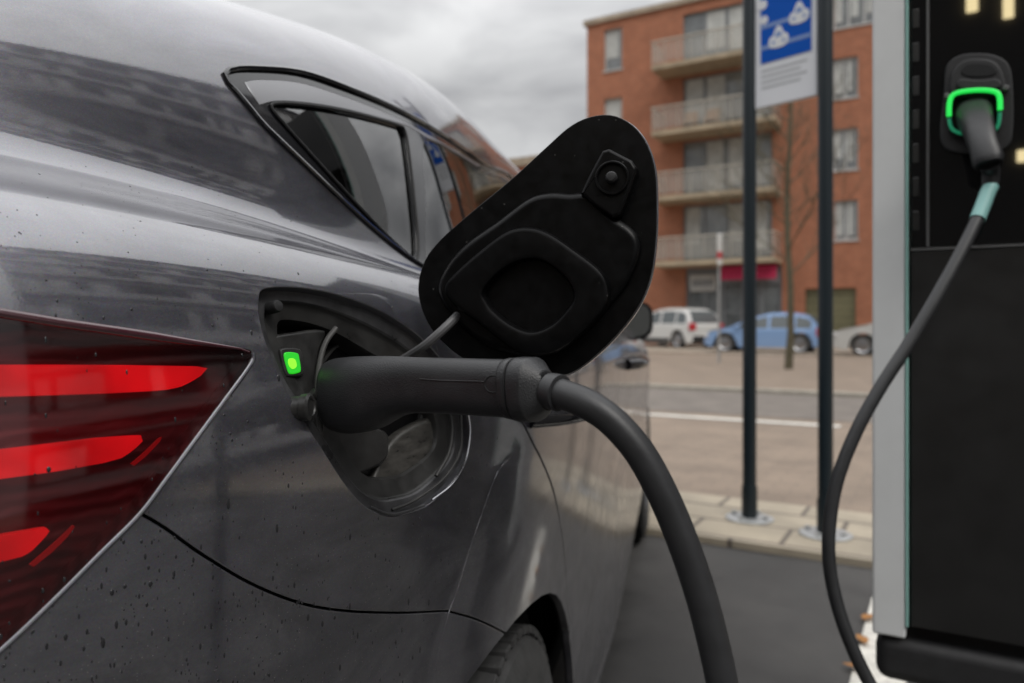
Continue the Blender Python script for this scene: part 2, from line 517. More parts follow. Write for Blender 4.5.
# level: side height, half width, rear u, rear arc length, exponent, rear-centre height, front u, front arc length, exponent, heights at u=2.4 and at the nose
LEV = [
    (.20, .83, -.70, .95, 2.7, .27, 3.34, .8, 2.6, .20, .22),
    (.26, .868, -.80, 1.0, 2.6, .34, 3.44, .8, 2.6, .26, .28),
    (.45, .872, -.86, 1.1, 2.45, .50, 3.50, .8, 2.5, .45, .42),
    (.62, .87, -.86, 1.15, 2.3, .65, 3.50, .85, 2.4, .60, .52),
    (.76, .88, -.85, 1.2, 2.25, .78, 3.48, .9, 2.3, .72, .60),
    (.86, .882, -.83, 1.2, 2.22, .88, 3.44, .95, 2.3, .80, .66),
    (.925, .875, -.81, 1.2, 2.22, .96, 3.38, .95, 2.3, .85, .70, .015),
    (.965, .855, -.805, 1.2, 2.25, 1.00, 3.28, .95, 2.3, .89, .73, .028),
    (.972, .815, -.77, 1.15, 2.25, 1.02, 3.12, 1.0, 2.3, .93, .78, .047),
    (.978, .772, -.71, 1.10, 2.2, 1.035, 2.85, .95, 2.4, .955, .86, .058),
    (.992, .742, -.685, 1.05, 2.2, 1.05, 2.42, .7, 2.6, .98, .97, .064),
    (1.08, .728, -.68, 1.02, 2.2, 1.12, 2.30, .65, 2.6, 1.03, 1.02, .04),
    (1.20, .708, -.67, 1.0, 2.2, 1.18, 2.15, .6, 2.6, 1.14, 1.12, -.03),
    (1.295, .678, -.64, .96, 2.2, 1.22, 1.98, .55, 2.6, 1.21, 1.20, -.07),
    (1.375, .615, -.52, .87, 2.3, 1.26, 1.75, .5, 2.6, 1.31, 1.31, -.115),
    (1.418, .48, -.28, .75, 2.4, 1.33, 1.58, .45, 2.6, 1.38, 1.38, -.145),
    (1.443, .31, -.05, .6, 2.3, 1.42, 1.48, .4, 2.4, 1.42, 1.42, -.14),
    (1.453, .165, .05, .5, 2.2, 1.435, 1.40, .35, 2.2, 1.435, 1.435, -.13),
    (1.456, .0001, .15, .45, 2.2, 1.44, 1.35, .3, 2.2, 1.44, 1.44, -.12),
]
def level_curve(L):
    ws, W, ur, ar, nr, wr, uf, af, nf, w24, wf = L[:11]
    lift = L[11] if len(L) > 11 else 0.
    pts = []
    a0, a1 = (.15, .65) if lift >= 0 else (.65, 1.15)
    def raise_(u):
        x = min(max((a0 - u) / a1, 0), 1)
        return lift * x * x * (3 - 2 * x)
    u0, u1 = ur + ar, uf - af
    for a in ARC_R:
        a_ = R(a)
        s_, c_ = math.sin(a_), math.cos(a_)
        u = u0 - ar * s_ ** (2 / nr)
        v = W * max(c_, 0) ** (2 / nr)
        k = max(0., 1 - v / W) ** .8
        pts.append((u, v, ws + (wr - ws if lift >= 0 else 0) * k + raise_(u)))
    for k in range(1, NSIDE + 1):
        u = u0 + (u1 - u0) * k / (NSIDE + 1)
        f = min(max((u - .9) / 1.5, 0), 1)
        pts.append((u, W, ws + (w24 - ws) * f * f * (3 - 2 * f) + raise_(u)))
    for a in ARC_F:
        a_ = R(a)
        s_, c_ = math.sin(a_), math.cos(a_)
        u = u1 + af * s_ ** (2 / nf)
        v = W * max(c_, 0) ** (2 / nf)
        k = (u - u1) / max(uf - u1, 1e-6)
        f = min(max((u1 - .9) / 1.5, 0), 1); wb = ws + (w24 - ws) * f * f * (3 - 2 * f)
        pts.append((u, v, wb + (wf - wb) * k ** 1.5))
    return pts
NET = np.array([level_curve(L) for L in LEV]).transpose(1, 0, 2)      # [s][t][3]
_q = np.clip((NET[:, 11:, 0] + .1) / .9, 0, 1); NET[:, 11:, 1] *= 1 - .055 * _q * _q * (3 - 2 * _q)
_q = np.clip((.95 - NET[:, :5, 0]) / .95, 0, 1); NET[:, :5, 1] *= 1 - np.array([.05, .045, .045, .03, .015])[None, :] * _q * _q * (3 - 2 * _q)
NET[0, :, 1] = 0; NET[-1, :, 1] = 0; NET[:, -1, 1] = 0
NS, NT = NET.shape[:2]
S_MAX, T_MAX = NS - 3.0, NT - 3.0
def basis(x, n):
    """clamped uniform cubic B-spline basis and its derivative; x in [0, n-3]"""
    x = np.clip(np.asarray(x, float), 0, n - 3 - 1e-9)
    kn = np.concatenate([[0] * 3, np.arange(n - 2), [n - 3] * 3]).astype(float)
    m = len(kn) - 1
    B = ((x[:, None] >= kn[None, :-1]) & (x[:, None] < kn[None, 1:])).astype(float)
    for k in (1, 2, 3):
        d1 = kn[k:-1] - kn[:-k - 1]; d2 = kn[k + 1:] - kn[1:-k]
        a = np.where(d1 > 0, (x[:, None] - kn[None, :-k - 1]) / np.where(d1 > 0, d1, 1), 0)
        b = np.where(d2 > 0, (kn[None, k + 1:] - x[:, None]) / np.where(d2 > 0, d2, 1), 0)
        if k == 3:
            e1 = np.where(d1 > 0, 3 / np.where(d1 > 0, d1, 1), 0); e2 = np.where(d2 > 0, 3 / np.where(d2 > 0, d2, 1), 0)
            D = B[:, :-1] * e1 - B[:, 1:] * e2
        B = B[:, :-1] * a + B[:, 1:] * b
    return B, D
def surf(s, t):
    """points and unit normals (world) of the right half at parameter arrays s, t"""
    s, t = np.asarray(s, float), np.asarray(t, float)
    Bs, Ds = basis(s, NS); Bt, Dt = basis(t, NT)
    P = np.einsum('ki,kj,ijc->kc', Bs, Bt, NET, optimize=True)
    A = np.einsum('ki,kj,ijc->kc', Ds, Bt, NET, optimize=True)
    B = np.einsum('ki,kj,ijc->kc', Bs, Dt, NET, optimize=True)
    n = np.cross(A, B)
    ln = np.linalg.norm(n, axis=1)[:, None]
    n = np.where(ln > 1e-9, n / np.where(ln > 1e-9, ln, 1), np.array([[0, 0, 1.]]))
    # orient away from the car's middle
    c = np.array([1.0, 0, .6]); flip = np.sum(n * (P - c), 1) < 0
    n[flip] *= -1
    return P, n, A, B
# base grid used for ray casting
gs = np.linspace(0, S_MAX, 260); gt = np.linspace(0, T_MAX, 200)
GS, GT = np.meshgrid(gs, gt, indexing='ij')
GP = surf(GS.ravel(), GT.ravel())[0].reshape(len(gs), len(gt), 3)
GW = to_world(GP)
_bf = []
_nt = len(gt)
for i in range(len(gs) - 1):
    for j in range(_nt - 1):
        a = i * _nt + j
        _bf.append((a, a + _nt, a + _nt + 1)); _bf.append((a, a + _nt + 1, a + 1))
BVH = BVHTree.FromPolygons([Vector(p) for p in GW.reshape(-1, 3)], _bf)
def _hit_param(loc, idx):
    a, b, c = _bf[idx]
    pts = [Vector(GW.reshape(-1, 3)[k]) for k in (a, b, c)]
    v0, v1, v2 = pts[1] - pts[0], pts[2] - pts[0], loc - pts[0]
    d00, d01, d11, d20, d21 = v0.dot(v0), v0.dot(v1), v1.dot(v1), v2.dot(v0), v2.dot(v1)
    den = d00 * d11 - d01 * d01
    if abs(den) < 1e-20: w1 = w2 = 0
    else: w1, w2 = (d11 * d20 - d01 * d21) / den, (d00 * d21 - d01 * d20) / den
    S_, T_ = GS.ravel(), GT.ravel()
    return (S_[a] * (1 - w1 - w2) + S_[b] * w1 + S_[c] * w2, T_[a] * (1 - w1 - w2) + T_[b] * w1 + T_[c] * w2)
def px_st(px, py):
    r = ray(px, py).normalized()
    loc, n, idx, d = BVH.ray_cast(CAM, r)
    if loc is None:
        loc, n, idx, d = BVH.find_nearest(CAM + r * 1.0)
        print('MISS', px, py)
    return _hit_param(loc, idx)
def side_st(u, w):
    o = car_world(u, 2.0, w)
    loc, n, idx, d = BVH.ray_cast(o, -CN)
    if loc is None:
        loc, n, idx, d = BVH.find_nearest(car_world(u, .8, w))
    return _hit_param(loc, idx)
def pxs(pts, n=6, closed=False):
    return np.array([px_st(x, y) for x, y in smooth_line(pts, n, closed)])
def sides(pts, n=6, closed=False):
    return np.array([side_st(x, y) for x, y in smooth_line(pts, n, closed)])
# ------------------------------------------------------------------ the car
car = empty('electric_car', tuple(car_world(0.9, 0, 0)), 'dark grey wet hatchback plugged in with its charging flap open', 'car')

def st_metric(st):
    """(s,t) outline -> world points and normals"""
    P, n, _, _ = surf(st[:, 0], st[:, 1])
    return to_world(P), n
def nrm_world(n):
    return n[:, 0:1] * EZ + n[:, 1:2] * EX + n[:, 2:3] * np.array([0, 0, 1.])
def ribbon(st, width):
    """closed outline of a strip of the given width (metres) that follows a line drawn on the body"""
    P, n, A, B = surf(st[:, 0], st[:, 1])
    tg = np.gradient(P, axis=0)
    side = np.cross(n, tg); side /= np.linalg.norm(side, axis=1)[:, None] + 1e-12
    out = []
    for k in range(len(st)):
        J = np.stack([A[k], B[k]], 1)
        d = np.linalg.lstsq(J, side[k] * width / 2, rcond=None)[0]
        out.append(d)
    out = np.array(out)
    a, b = st + out, st - out
    for q in (a, b):
        q[:, 0] = np.clip(q[:, 0], 0, S_MAX); q[:, 1] = np.clip(q[:, 1], 0, T_MAX)
    return np.vstack([a, b[::-1]])
def inside(poly, pts):
    x, y = pts[:, 0], pts[:, 1]
    r = np.zeros(len(pts), bool)
    n = len(poly)
    for i in range(n):
        x0, y0 = poly[i]; x1, y1 = poly[(i + 1) % n]
        c = ((y0 > y) != (y1 > y))
        with np.errstate(divide='ignore', invalid='ignore'):
            r ^= c & (x < (x1 - x0) * (y - y0) / (y1 - y0 + 1e-30) + x0)
    return r

# outlines traced on the body -----------------------------------------
POCKET = pxs([(258, 300), (262, 289), (280, 286), (310, 288), (345, 296), (385, 312), (420, 336), (448, 368), (464, 402), (470, 440), (462, 470), (432, 503), (405, 515), (386, 517), (366, 508), (347, 488), (325, 455), (300, 415), (280, 380), (266, 345), (259, 318)], 5, True)
LAMP_EDGE = pxs([(253, 353), (251, 364), (228, 396), (196, 439), (168, 477), (140, 514), (100, 554), (50, 604), (0, 651), (-60, 700), (-130, 750)], 5)
LAMP = np.vstack([pxs([(-170, 302), (-80, 305), (0, 311), (60, 321), (130, 331), (190, 340), (240, 347), (252, 350)], 5), LAMP_EDGE, pxs([(-200, 700), (-230, 560), (-230, 420), (-200, 320)], 4)])
DLO_TOP = pxs([(228, 83), (224, 75), (232, 69), (255, 68), (300, 72), (345, 87), (395, 108), (440, 133), (486, 164)], 6)
_e = GP.reshape(-1, 3)
def last_uw(st):
    p = surf(st[-1:, 0], st[-1:, 1])[0][0]
    return p[0], p[2]
u_, w_ = last_uw(DLO_TOP)
DLO_FRONT = sides([(u_ + .25, w_ + .035), (u_ + .5, w_ + .045), (1.25, w_ + .03), (1.6, w_ - .04), (1.9, w_ - .14), (2.05, 1.05), (2.02, 1.025), (1.7, 1.015), (1.2, 1.015), (.7, 1.018), (.3, 1.022)], 4)
DLO_LOW = pxs([(448, 279), (421, 265), (395, 247), (352, 210), (305, 165), (262, 124)], 5)
DLO = np.vstack([DLO_TOP, DLO_FRONT, DLO_LOW])
QGLASS = pxs([(272, 108), (278, 103), (310, 105), (350, 112), (395, 124), (405, 131), (410, 160), (415, 205), (418, 240), (417, 259), (408, 254), (380, 228), (335, 180), (290, 130)], 4, True)
RG_TOP = pxs([(424, 146), (428, 138), (448, 147), (470, 160), (486, 171)], 4)
u2, w2 = last_uw(RG_TOP)
RGLASS = np.vstack([RG_TOP, sides([(u2 + .2, w2 + .03), (.86, w2 + .045), (.90, w2 + .03), (.91, 1.06), (.9, 1.04), (.6, 1.037), (.3, 1.038)], 3), pxs([(448, 274), (432, 266), (427, 255), (427, 200)], 3)])
FGLASS = np.vstack([sides([(.97, w2 + .045), (1.25, w2 + .03), (1.55, w2 - .03), (1.8, w2 - .12), (1.92, 1.06), (1.88, 1.038), (1.5, 1.035), (1.0, 1.036), (.965, 1.05)], 4)])
def arch(u, w, r, r2=None):
    a = np.linspace(R(-60), R(240), 40)
    return sides([(u + r * math.cos(x), w + (r2 or r) * math.sin(x)) for x in a], 1)
ARCH_R = arch(-0.05, .32, .335)
ARCH_F = arch(2.62, .315, .345)
ARCH_C = [(-0.05, .32, .335), (2.62, .315, .345)]
SEAM_BUMPER = np.vstack([pxs([(140, 513), (165, 528), (200, 553), (250, 583), (300, 603), (345, 611), (400, 613), (447, 611)], 6), pxs([(447, 611), (470, 618), (500, 633)], 4)[1:]])
SEAM_DOOR = np.vstack([pxs([(423, 268), (436, 296), (470, 348), (500, 388), (522, 422), (545, 490), (559, 550), (566, 620), (568, 670)], 6), sides([(.30, .36), (.36, .315)], 3)])
SEAM_SILL = sides([(.36, .315), (.9, .305), (1.4, .305), (2.05, .31)], 6)
SEAM_MID = sides([(.93, 1.015), (.94, .9), (.96, .6), (.97, .31)], 8)
SEAM_FRONT = sides([(1.98, 1.012), (2.06, .9), (2.1, .7), (2.09, .45), (2.05, .31)], 8)
# door outlines
DOOR_R = np.vstack([SEAM_DOOR, sides([(.36, .315), (.6, .31), (.97, .305)], 4), sides([(.97, .31), (.96, .6), (.94, .9), (.93, 1.03)], 6), sides([(.8, 1.05), (.5, 1.05), (.2, 1.06)], 3)])
DOOR_F = np.vstack([sides([(.97, .305), (1.4, .305), (2.05, .31)], 4), sides([(2.05, .31), (2.09, .45), (2.1, .7), (2.06, .9), (1.98, 1.03)], 6), sides([(1.5, 1.05), (.93, 1.05)], 3), sides([(.93, 1.03), (.94, .9), (.96, .6), (.97, .31)], 6)])
_sa = side_st(-.2, .3)
BUMPER = np.vstack([SEAM_BUMPER, [px_st(520, 660)], [side_st(-.05, .4)], [[side_st(.0, .3)[0], -.01]], [[-.01, -.01]], [[-.01, LAMP_EDGE[-1, 1] + .15]], [[LAMP_EDGE[-1, 0] * .5, LAMP_EDGE[-1, 1] + .1]], LAMP_EDGE[::-1][:-27]])
# windscreen and tailgate glass, in surface coordinates
def st_of(u, v, w):
    loc, n, idx, d = BVH.find_nearest(car_world(u, v, w))
    return np.array(_hit_param(loc, idx))
sfa = side_st(2.1, 1.1)[0]
WSCREEN = np.array([[S_MAX + .01, 8.3], [19.0, 8.3], [sfa + 1.3, 8.6], [sfa + .9, 9.5], [sfa + .6, 11.4], [18.4, 12.9], [S_MAX + .01, 13.0]])
HATCH = np.array([[-.01, 10.9], [1.0, 10.9], [2.0, 11.1], [2.6, 11.6], [2.4, 12.6], [1.4, 13.6], [-.01, 13.8]])
HEADL = np.array([[17.6, 5.6], [19.2, 4.9], [19.0, 4.2], [17.7, 4.6]])
GRILLE = np.array([[S_MAX + .01, 1.0], [19.4, 1.0], [18.6, 1.6], [19.2, 2.5], [S_MAX + .01, 2.7]])

def dense(poly, step=.06):
    out = []
    for i in range(len(poly)):
        a, b = poly[i], poly[(i + 1) % len(poly)]
        k = max(1, int(np.linalg.norm(b - a) / step))
        for j in range(k): out.append(a + (b - a) * j / k)
    return np.array(out)
for nm in ('WSCREEN', 'HATCH', 'HEADL', 'GRILLE', 'BUMPER'):
    globals()[nm] = dense(globals()[nm], .12)
SKY_SHEEN = np.vstack([pxs([(246, 82), (262, 80), (300, 83), (345, 97), (395, 117), (440, 141), (480, 165)], 5), pxs([(478, 170), (448, 146), (428, 137), (412, 127), (395, 121), (350, 109), (310, 102), (278, 100), (260, 104)], 5)])  # upper frame band that gets the painted sky sheen
SEAMS = [ribbon(SEAM_BUMPER, .0034), ribbon(SEAM_DOOR, .0042), ribbon(SEAM_SILL, .005), ribbon(SEAM_MID, .0045), ribbon(SEAM_FRONT, .0045)]
LOOPS = [SKY_SHEEN, POCKET, LAMP, DLO, QGLASS, RGLASS, FGLASS, ARCH_R, ARCH_F, DOOR_R, DOOR_F, BUMPER, WSCREEN, HATCH, HEADL, GRILLE] + SEAMS
g_s = np.concatenate([np.arange(0, 2.5, .125), np.arange(2.5, 10, .0625), np.linspace(10, S_MAX, 60)])
g_t = np.concatenate([np.arange(0, 12.5, .085), np.linspace(12.5, T_MAX, 14)])
pts = [(s, t) for s in g_s for t in g_t]
pts = [Vector((a, b)) for a, b in pts]
edges = []
for Lp in LOOPS:
    k = len(pts)
    q = np.clip(Lp, [0, 0], [S_MAX, T_MAX])
    pts += [Vector((float(a), float(b))) for a, b in q]
    edges += [(k + i, k + (i + 1) % len(q)) for i in range(len(q))]
vc, _, tris, *_ = delaunay_2d_cdt(pts, edges, [], 0, 1e-6)
ST = np.array([(v.x, v.y) for v in vc]); TR = np.array([t for t in tris if len(t) == 3])
CEN = ST[TR].mean(1)
BP, BN, _, _ = surf(ST[:, 0], ST[:, 1])       # car coords (u,v,w)
# a soft crease: the flank steps out over the rear wheel
_cr = pxs([(512, 455), (497, 472), (484, 505), (470, 545), (456, 590), (448, 612), (438, 650), (430, 690)], 4)
_cu = surf(_cr[:, 0], _cr[:, 1])[0]
_o = np.argsort(_cu[:, 2])
def flare(P, n):
    uc = np.interp(P[:, 2], _cu[_o, 2], _cu[_o, 0])
    x = P[:, 0] - uc
    k = .006
    sp_ = k * np.log1p(np.exp(np.clip(x / k, -40, 40)))
    top = 1 - np.clip((P[:, 2] - .76) / .12, 0, 1) ** 2 * (3 - 2 * np.clip((P[:, 2] - .76) / .12, 0, 1))
    fr = 1 - np.clip((x - .10) / .55, 0, 1) ** 2 * (3 - 2 * np.clip((x - .10) / .55, 0, 1))
    ok = (P[:, 1] > .5) & (x < .8)
    g = lambda y: .011 * (1 - np.exp(-y / .035))
    h = g(sp_) * top * fr * ok
    slope = .011 / .035 * np.exp(-sp_ / .035) / (1 + np.exp(-np.clip(x / k, -40, 40))) * top * fr * ok
    e = np.array([1., 0, 0]) - n * n[:, 0:1]
    e /= np.linalg.norm(e, axis=1)[:, None] + 1e-9
    n2 = n - e * slope[:, None]
    return P + n * h[:, None], n2 / np.linalg.norm(n2, axis=1)[:, None]
_bp0 = BP.copy()
BP, BN = flare(BP, BN)
def mask(p): return inside(p, CEN)
inP, inL, inD = mask(POCKET), mask(LAMP), mask(DLO)
inG = [mask(g) for g in (QGLASS, RGLASS, FGLASS)]
cp = surf(CEN[:, 0], CEN[:, 1])[0]
inA = np.zeros(len(TR), bool)
for (u, w, r) in ARCH_C:
    inA |= (((cp[:, 0] - u) ** 2 + (cp[:, 2] - w) ** 2) < r * r) & (cp[:, 1] > .6)
for a in (ARCH_R, ARCH_F): inA |= mask(a) & (cp[:, 2] < .75)
inS = np.zeros(len(TR), bool)
for sm in SEAMS: inS |= mask(sm)
inS &= ~(inD | inP | inL | inA)
inW, inH = mask(WSCREEN), mask(HATCH)
inHL, inGR = mask(HEADL), mask(GRILLE)
used = inP | inL | inD | inA | inS | inW | inH | inHL | inGR
inDR, inDF, inB = mask(DOOR_R) & ~used, mask(DOOR_F) & ~used, mask(BUMPER) & ~used & ~mask(DOOR_R)
inBody = ~(used | inDR | inDF | inB)

def part_arrays(sel, offset=0., flange=None, side=1, closed_gap=False):
    """vertices, faces, normals of the chosen triangles, with a rolled edge where flange = depth"""
    tr = TR[sel]
    ids, inv = np.unique(tr, return_inverse=True)
    tr = inv.reshape(-1, 3)
    P, n = BP[ids] - BN[ids] * offset, BN[ids].copy()
    # orient faces along the normals
    fn = np.cross(P[tr[:, 1]] - P[tr[:, 0]], P[tr[:, 2]] - P[tr[:, 0]])
    fl = np.sum(fn * n[tr[:, 0]], 1) < 0
    tr[fl] = tr[fl][:, ::-1]
    V, Fc, Nn = [P], [tuple(t) for t in tr], [n]
    if flange:
        cnt = {}
        for t in tr:
            for a, b in ((t[0], t[1]), (t[1], t[2]), (t[2], t[0])):
                cnt[(a, b)] = 1
        be = [(a, b) for (a, b) in cnt if (b, a) not in cnt]
        be = [(a, b) for (a, b) in be if not (abs(P[a, 1]) < 1e-3 and abs(P[b, 1]) < 1e-3)]
        out = {}
        for a, b in be:
            e = P[b] - P[a]
            o = np.cross(e, n[a])
            L_ = np.linalg.norm(o)
            if L_ < 1e-12: continue
            for k in (a, b): out[k] = out.get(k, 0) + o / L_
        keys = list(out)
        pos = {k: i for i, k in enumerate(keys)}
        O = np.array([out[k] / (np.linalg.norm(out[k]) + 1e-12) for k in keys]) if keys else np.zeros((0, 3))
        K = np.array(keys, int)
        rr = .0009
        base = len(P)
        mid = P[K] + O * rr * .6 - n[K] * rr * .25
        r1 = P[K] + O * rr - n[K] * rr
        r2 = r1 - n[K] * flange
        nm = n[K] * .75 + O * .65; nm /= np.linalg.norm(nm, axis=1)[:, None]
        V += [mid, r1, r2]; Nn += [nm, O, O]
        m = len(keys)
        for a, b in be:
            if a not in pos or b not in pos: continue
            ia, ib = pos[a], pos[b]
            Fc.append((b, a, base + ia, base + ib))
            Fc.append((base + ib, base + ia, base + m + ia, base + m + ib))
            Fc.append((base + m + ib, base + m + ia, base + 2 * m + ia, base + 2 * m + ib))
    V, Nn = np.vstack(V), np.vstack(Nn)
    if side < 0:
        V = V * [1, -1, 1]; Nn = Nn * [1, -1, 1]
    else:
        Fc = [f[::-1] for f in Fc]       # (u, v, w) is a left-handed frame
    return V, Fc, Nn
def surf_part(name, sel, m, parent=car, offset=0., flange=None, sides_=(1,), label=None):
    V, Fc, Nn = [], [], []
    k = 0
    for sd in sides_:
        s_ = sel[sd] if isinstance(sel, dict) else sel
        v, f, n = part_arrays(s_, offset, flange, sd)
        V.append(v); Nn.append(n); Fc += [tuple(i + k for i in q) for q in f]; k += len(v)
    o = mesh_obj(name, to_world(np.vstack(V)), Fc, m, parent, normals=nrm_world(np.vstack(Nn)))
    if label: o['label'] = label
    return o
body = surf_part('body', {1: inBody, -1: inBody | (inP & ~mask(DOOR_R))}, PAINT, flange=.009, sides_=(1, -1))
bumper = surf_part('rear_bumper', inB, PAINT, flange=.009, sides_=(1, -1))
for sd in (1, -1):
    surf_part('rear_door', inDR, PAINT, flange=.009, sides_=(sd,))
    surf_part('front_door', inDF, PAINT, flange=.009, sides_=(sd,))
    inT = inD & ~(inG[0] | inG[1] | inG[2])
    surf_part('window_trim', inT & ~mask(SKY_SHEEN), M_BLACKGLOSS, offset=.0015, flange=.006, sides_=(sd,))
    surf_part('sky_sheen_trim', inT & mask(SKY_SHEEN), M_SKY_SHEEN, offset=.0008, flange=.002, sides_=(sd,))
    for g in inG: surf_part('side_window', g & inD, M_GLASS, offset=.004, sides_=(sd,))
surf_part('windscreen', inW, M_GLASS, offset=.003, sides_=(1, -1))
surf_part('rear_window', inH & ~inD, M_GLASS, offset=.003, sides_=(1, -1))
surf_part('grille', inGR, M_RUBBER, offset=.01, flange=.001, sides_=(1, -1))
for sd in (1, -1): surf_part('headlight', inHL, M_HEAD, offset=.001, sides_=(sd,))
surf_part('inner_shell', {1: ~(inP | inL | inD | inA | inW | inH), -1: ~(inL | inD | inA | inW | inH)}, M_LINER, offset=.0125, sides_=(1, -1))
# underbody pan, cabin
mb = MB()
mb.box((-.72, -.55, .19), (.72, 3.2, .22), CAR_M.copy())
pan = MB(); 
Mw = Matrix.Translation(CAR_O) @ CAR_M
pan.bevel_box((-.74, .33, .20), (.74, 2.28, .30), .03, Mw)
pan.bevel_box((-.50, -.62, .24), (.50, 3.2, .34), .03, Mw)
pan.build('underbody', M_LINER, car)
def seat(x, y, name='front_seat'):
    m = MB()
    m.bevel_box((x - .25, y - .25, .38), (x + .25, y + .28, .52), .06, Mw)
    T = Mw @ Matrix.Translation((x, y - .25, .5)) @ Matrix.Rotation(R(14), 4, 'X')
    m.bevel_box((-.24, -.07, -.05), (.24, .07, .56), .06, T)
    m.bevel_box((-.13, -.05, .60), (.13, .05, .78), .045, T)
    m.tube([T @ Vector((-.06, 0, .5)), T @ Vector((-.06, 0, .65))], .008, 8); m.tube([T @ Vector((.06, 0, .5)), T @ Vector((.06, 0, .65))], .008, 8)
    return m.build(name, M_CLOTH, car)
seat(-.37, 1.45); seat(.37, 1.45)
rb = MB()
rb.bevel_box((-.62, .18, .38), (.62, .70, .52), .06, Mw)
T = Mw @ Matrix.Translation((0, .15, .5)) @ Matrix.Rotation(R(22), 4, 'X')
rb.bevel_box((-.62, -.07, -.05), (.62, .07, .52), .06, T)
for x in (-.36, .36): rb.bevel_box((x - .13, -.05, .5), (x + .13, .05, .63), .045, T)
rb.build('rear_bench', M_CLOTH, car)
sh = MB(); sh.bevel_box((-.60, -.52, .93), (.60, -.06, .955), .01, Mw); sh.build('parcel_shelf', M_CLOTH, car)
dash = MB(); dash.bevel_box((-.68, 1.85, .70), (.68, 2.28, .97), .08, Mw); dash.build('dashboard', M_LINER, car)

# bright bead round the windows
for sd in (1, -1):
    P, n = BP[:1], BN[:1]
    q, qn, _, _ = surf(resample(DLO, 260)[:, 0], resample(DLO, 260)[:, 1])
    q = q + qn * .0008
    if sd < 0: q = q * [1, -1, 1]
    MB().tube(to_world(q), .0026, 8, closed=True).build('window_bead', M_BLACKGLOSS, car)
for G_, rr in ((QGLASS, .0016),):
    gpl = resample(G_, 160)
    q, qn, _, _ = surf(gpl[:, 0], gpl[:, 1])
    MB().tube(to_world(q), rr, 8, closed=True).build('glass_seal', M_RUBBER, car)

# wheels --------------------------------------------------------------
def wheel(u, v, sd):
    M0 = Mw @ Matrix.Translation((v * sd, u, .308)) @ Matrix.Rotation(R(90 * sd), 4, 'Y') @ Matrix.Diagonal((.935, .935, .95, 1))
    w = MB()
    w.lathe([(.20, -.09), (.235, -.105), (.285, -.108), (.312, -.098), (.322, -.08), (.325, -.03), (.325, .03), (.322, .08), (.312, .098), (.285, .108), (.235, .105), (.20, .09)], M0, 72, caps=False)
    for k in range(64):     # tread blocks
        a = 2 * math.pi * k / 64
        T = M0 @ Matrix.Rotation(a, 4, 'Z')
        w.bevel_box((.318, -.011, -.094), (.329, .011, -.05), .002, T, 1)
        w.bevel_box((.318, -.011, .05), (.329, .011, .094), .002, T, 1)
        T = M0 @ Matrix.Rotation(a + math.pi / 64, 4, 'Z')
        w.bevel_box((.318, -.012, -.044), (.329, .012, -.003), .002, T, 1)
        w.bevel_box((.318, -.012, .003), (.329, .012, .044), .002, T, 1)
    wo = w.build('wheel', M_TYRE, car)
    r = MB()
    r.lathe([(.205, -.09), (.205, .088), (.215, .098), (.207, .1), (.19, .085), (.19, -.08)], M0, 48, caps=False)
    r.lathe([(.001, .07), (.05, .072), (.055, .06), (.055, .03), (.001, .03)], M0, 24)
    for k in range(5):
        T = M0 @ Matrix.Rotation(2 * math.pi * k / 5, 4, 'Z')
        r.loft([[T @ Vector((x, y * wd, z)) for y, z in ((-1, .045), (1, .045), (.8, .075), (-.8, .075))] for x, wd in ((.045, .03), (.1, .022), (.15, .026), (.2, .045))])
    r.build('rim', M_RIM, wo)
    return wo
for u, v in ((-.05, .728), (2.62, .765)):
    for sd in (1, -1): wheel(u, v, sd)
    for sd in (1, -1):
        M0 = Mw @ Matrix.Translation((0, u, .315)) @ Matrix.Rotation(R(90 * sd), 4, 'Y')
        MB().lathe([(.350, .84 if u > 1 else .785), (.352, .60), (.345, .55), (.001, .55)], M0, 64, caps=False).build('wheel_liner', M_LINER, car)

# door handles --------------------------------------------------------
for sd in (1, -1):
    for (u0, w0) in ((.06, .855), (1.0, .86)):
        s0, t0 = side_st(u0, w0)
        pp = []
        for k in range(9):
            a = side_st(u0 + .21 * (k / 8 - .5), w0)
            P, n, _, _ = surf([a[0]], [a[1]])
            h = .034 * min(1, 3.2 * min(k, 8 - k) / 8) ** .6
            pp.append(P[0] + n[0] * h)
        pp = np.array(pp)
        if sd < 0: pp = pp * [1, -1, 1]
        MB().tube([Vector(p) for p in to_world(pp)], .013, 12, flat=1.0).build('door_handle', M_BLACKGLOSS, car)
# mirrors -------------------------------------------------------------
for sd in (1, -1):
    a = Mw @ Matrix.Translation((.825 * sd, 1.66, .965))
    m = MB()
    rings = []
    for k in range(9):
        f = k / 8
        y = -.02 + .17 * f
        sc = (1 - f ** 3) ** .5 if k < 8 else .12
        rings.append([a @ Vector((.092 * sc * np.sign(math.cos(t)) * abs(math.cos(t)) ** .6, y, .065 * sc * np.sign(math.sin(t)) * abs(math.sin(t)) ** .6)) for t in np.linspace(0, 2 * math.pi, 33)[:-1]])
    m.loft(rings, caps=True)
    m.bevel_box((-.14 if sd > 0 else .02, .02, -.09), (-.02 if sd > 0 else .14, .10, -.045), .015, a)
    mo = m.build('side_mirror', M_BLACKGLOSS, car)
    g = MB()
    a2 = a @ Matrix.Translation((0, -.018, 0)) @ Matrix.Rotation(R(-5), 4, 'X') @ Matrix.Translation((0, .012, 0))
    g.add([a2 @ Vector((.082 * np.sign(math.cos(t)) * abs(math.cos(t)) ** .6, -.0225, .056 * np.sign(math.sin(t)) * abs(math.sin(t)) ** .6)) for t in np.linspace(0, 2 * math.pi, 33)[:-1]], [tuple(range(32))])
    g.build('mirror_glass', mat('mirror_silver', (.75, .8, .8), .02, metal=1.), mo)
# parking card seen through the side window

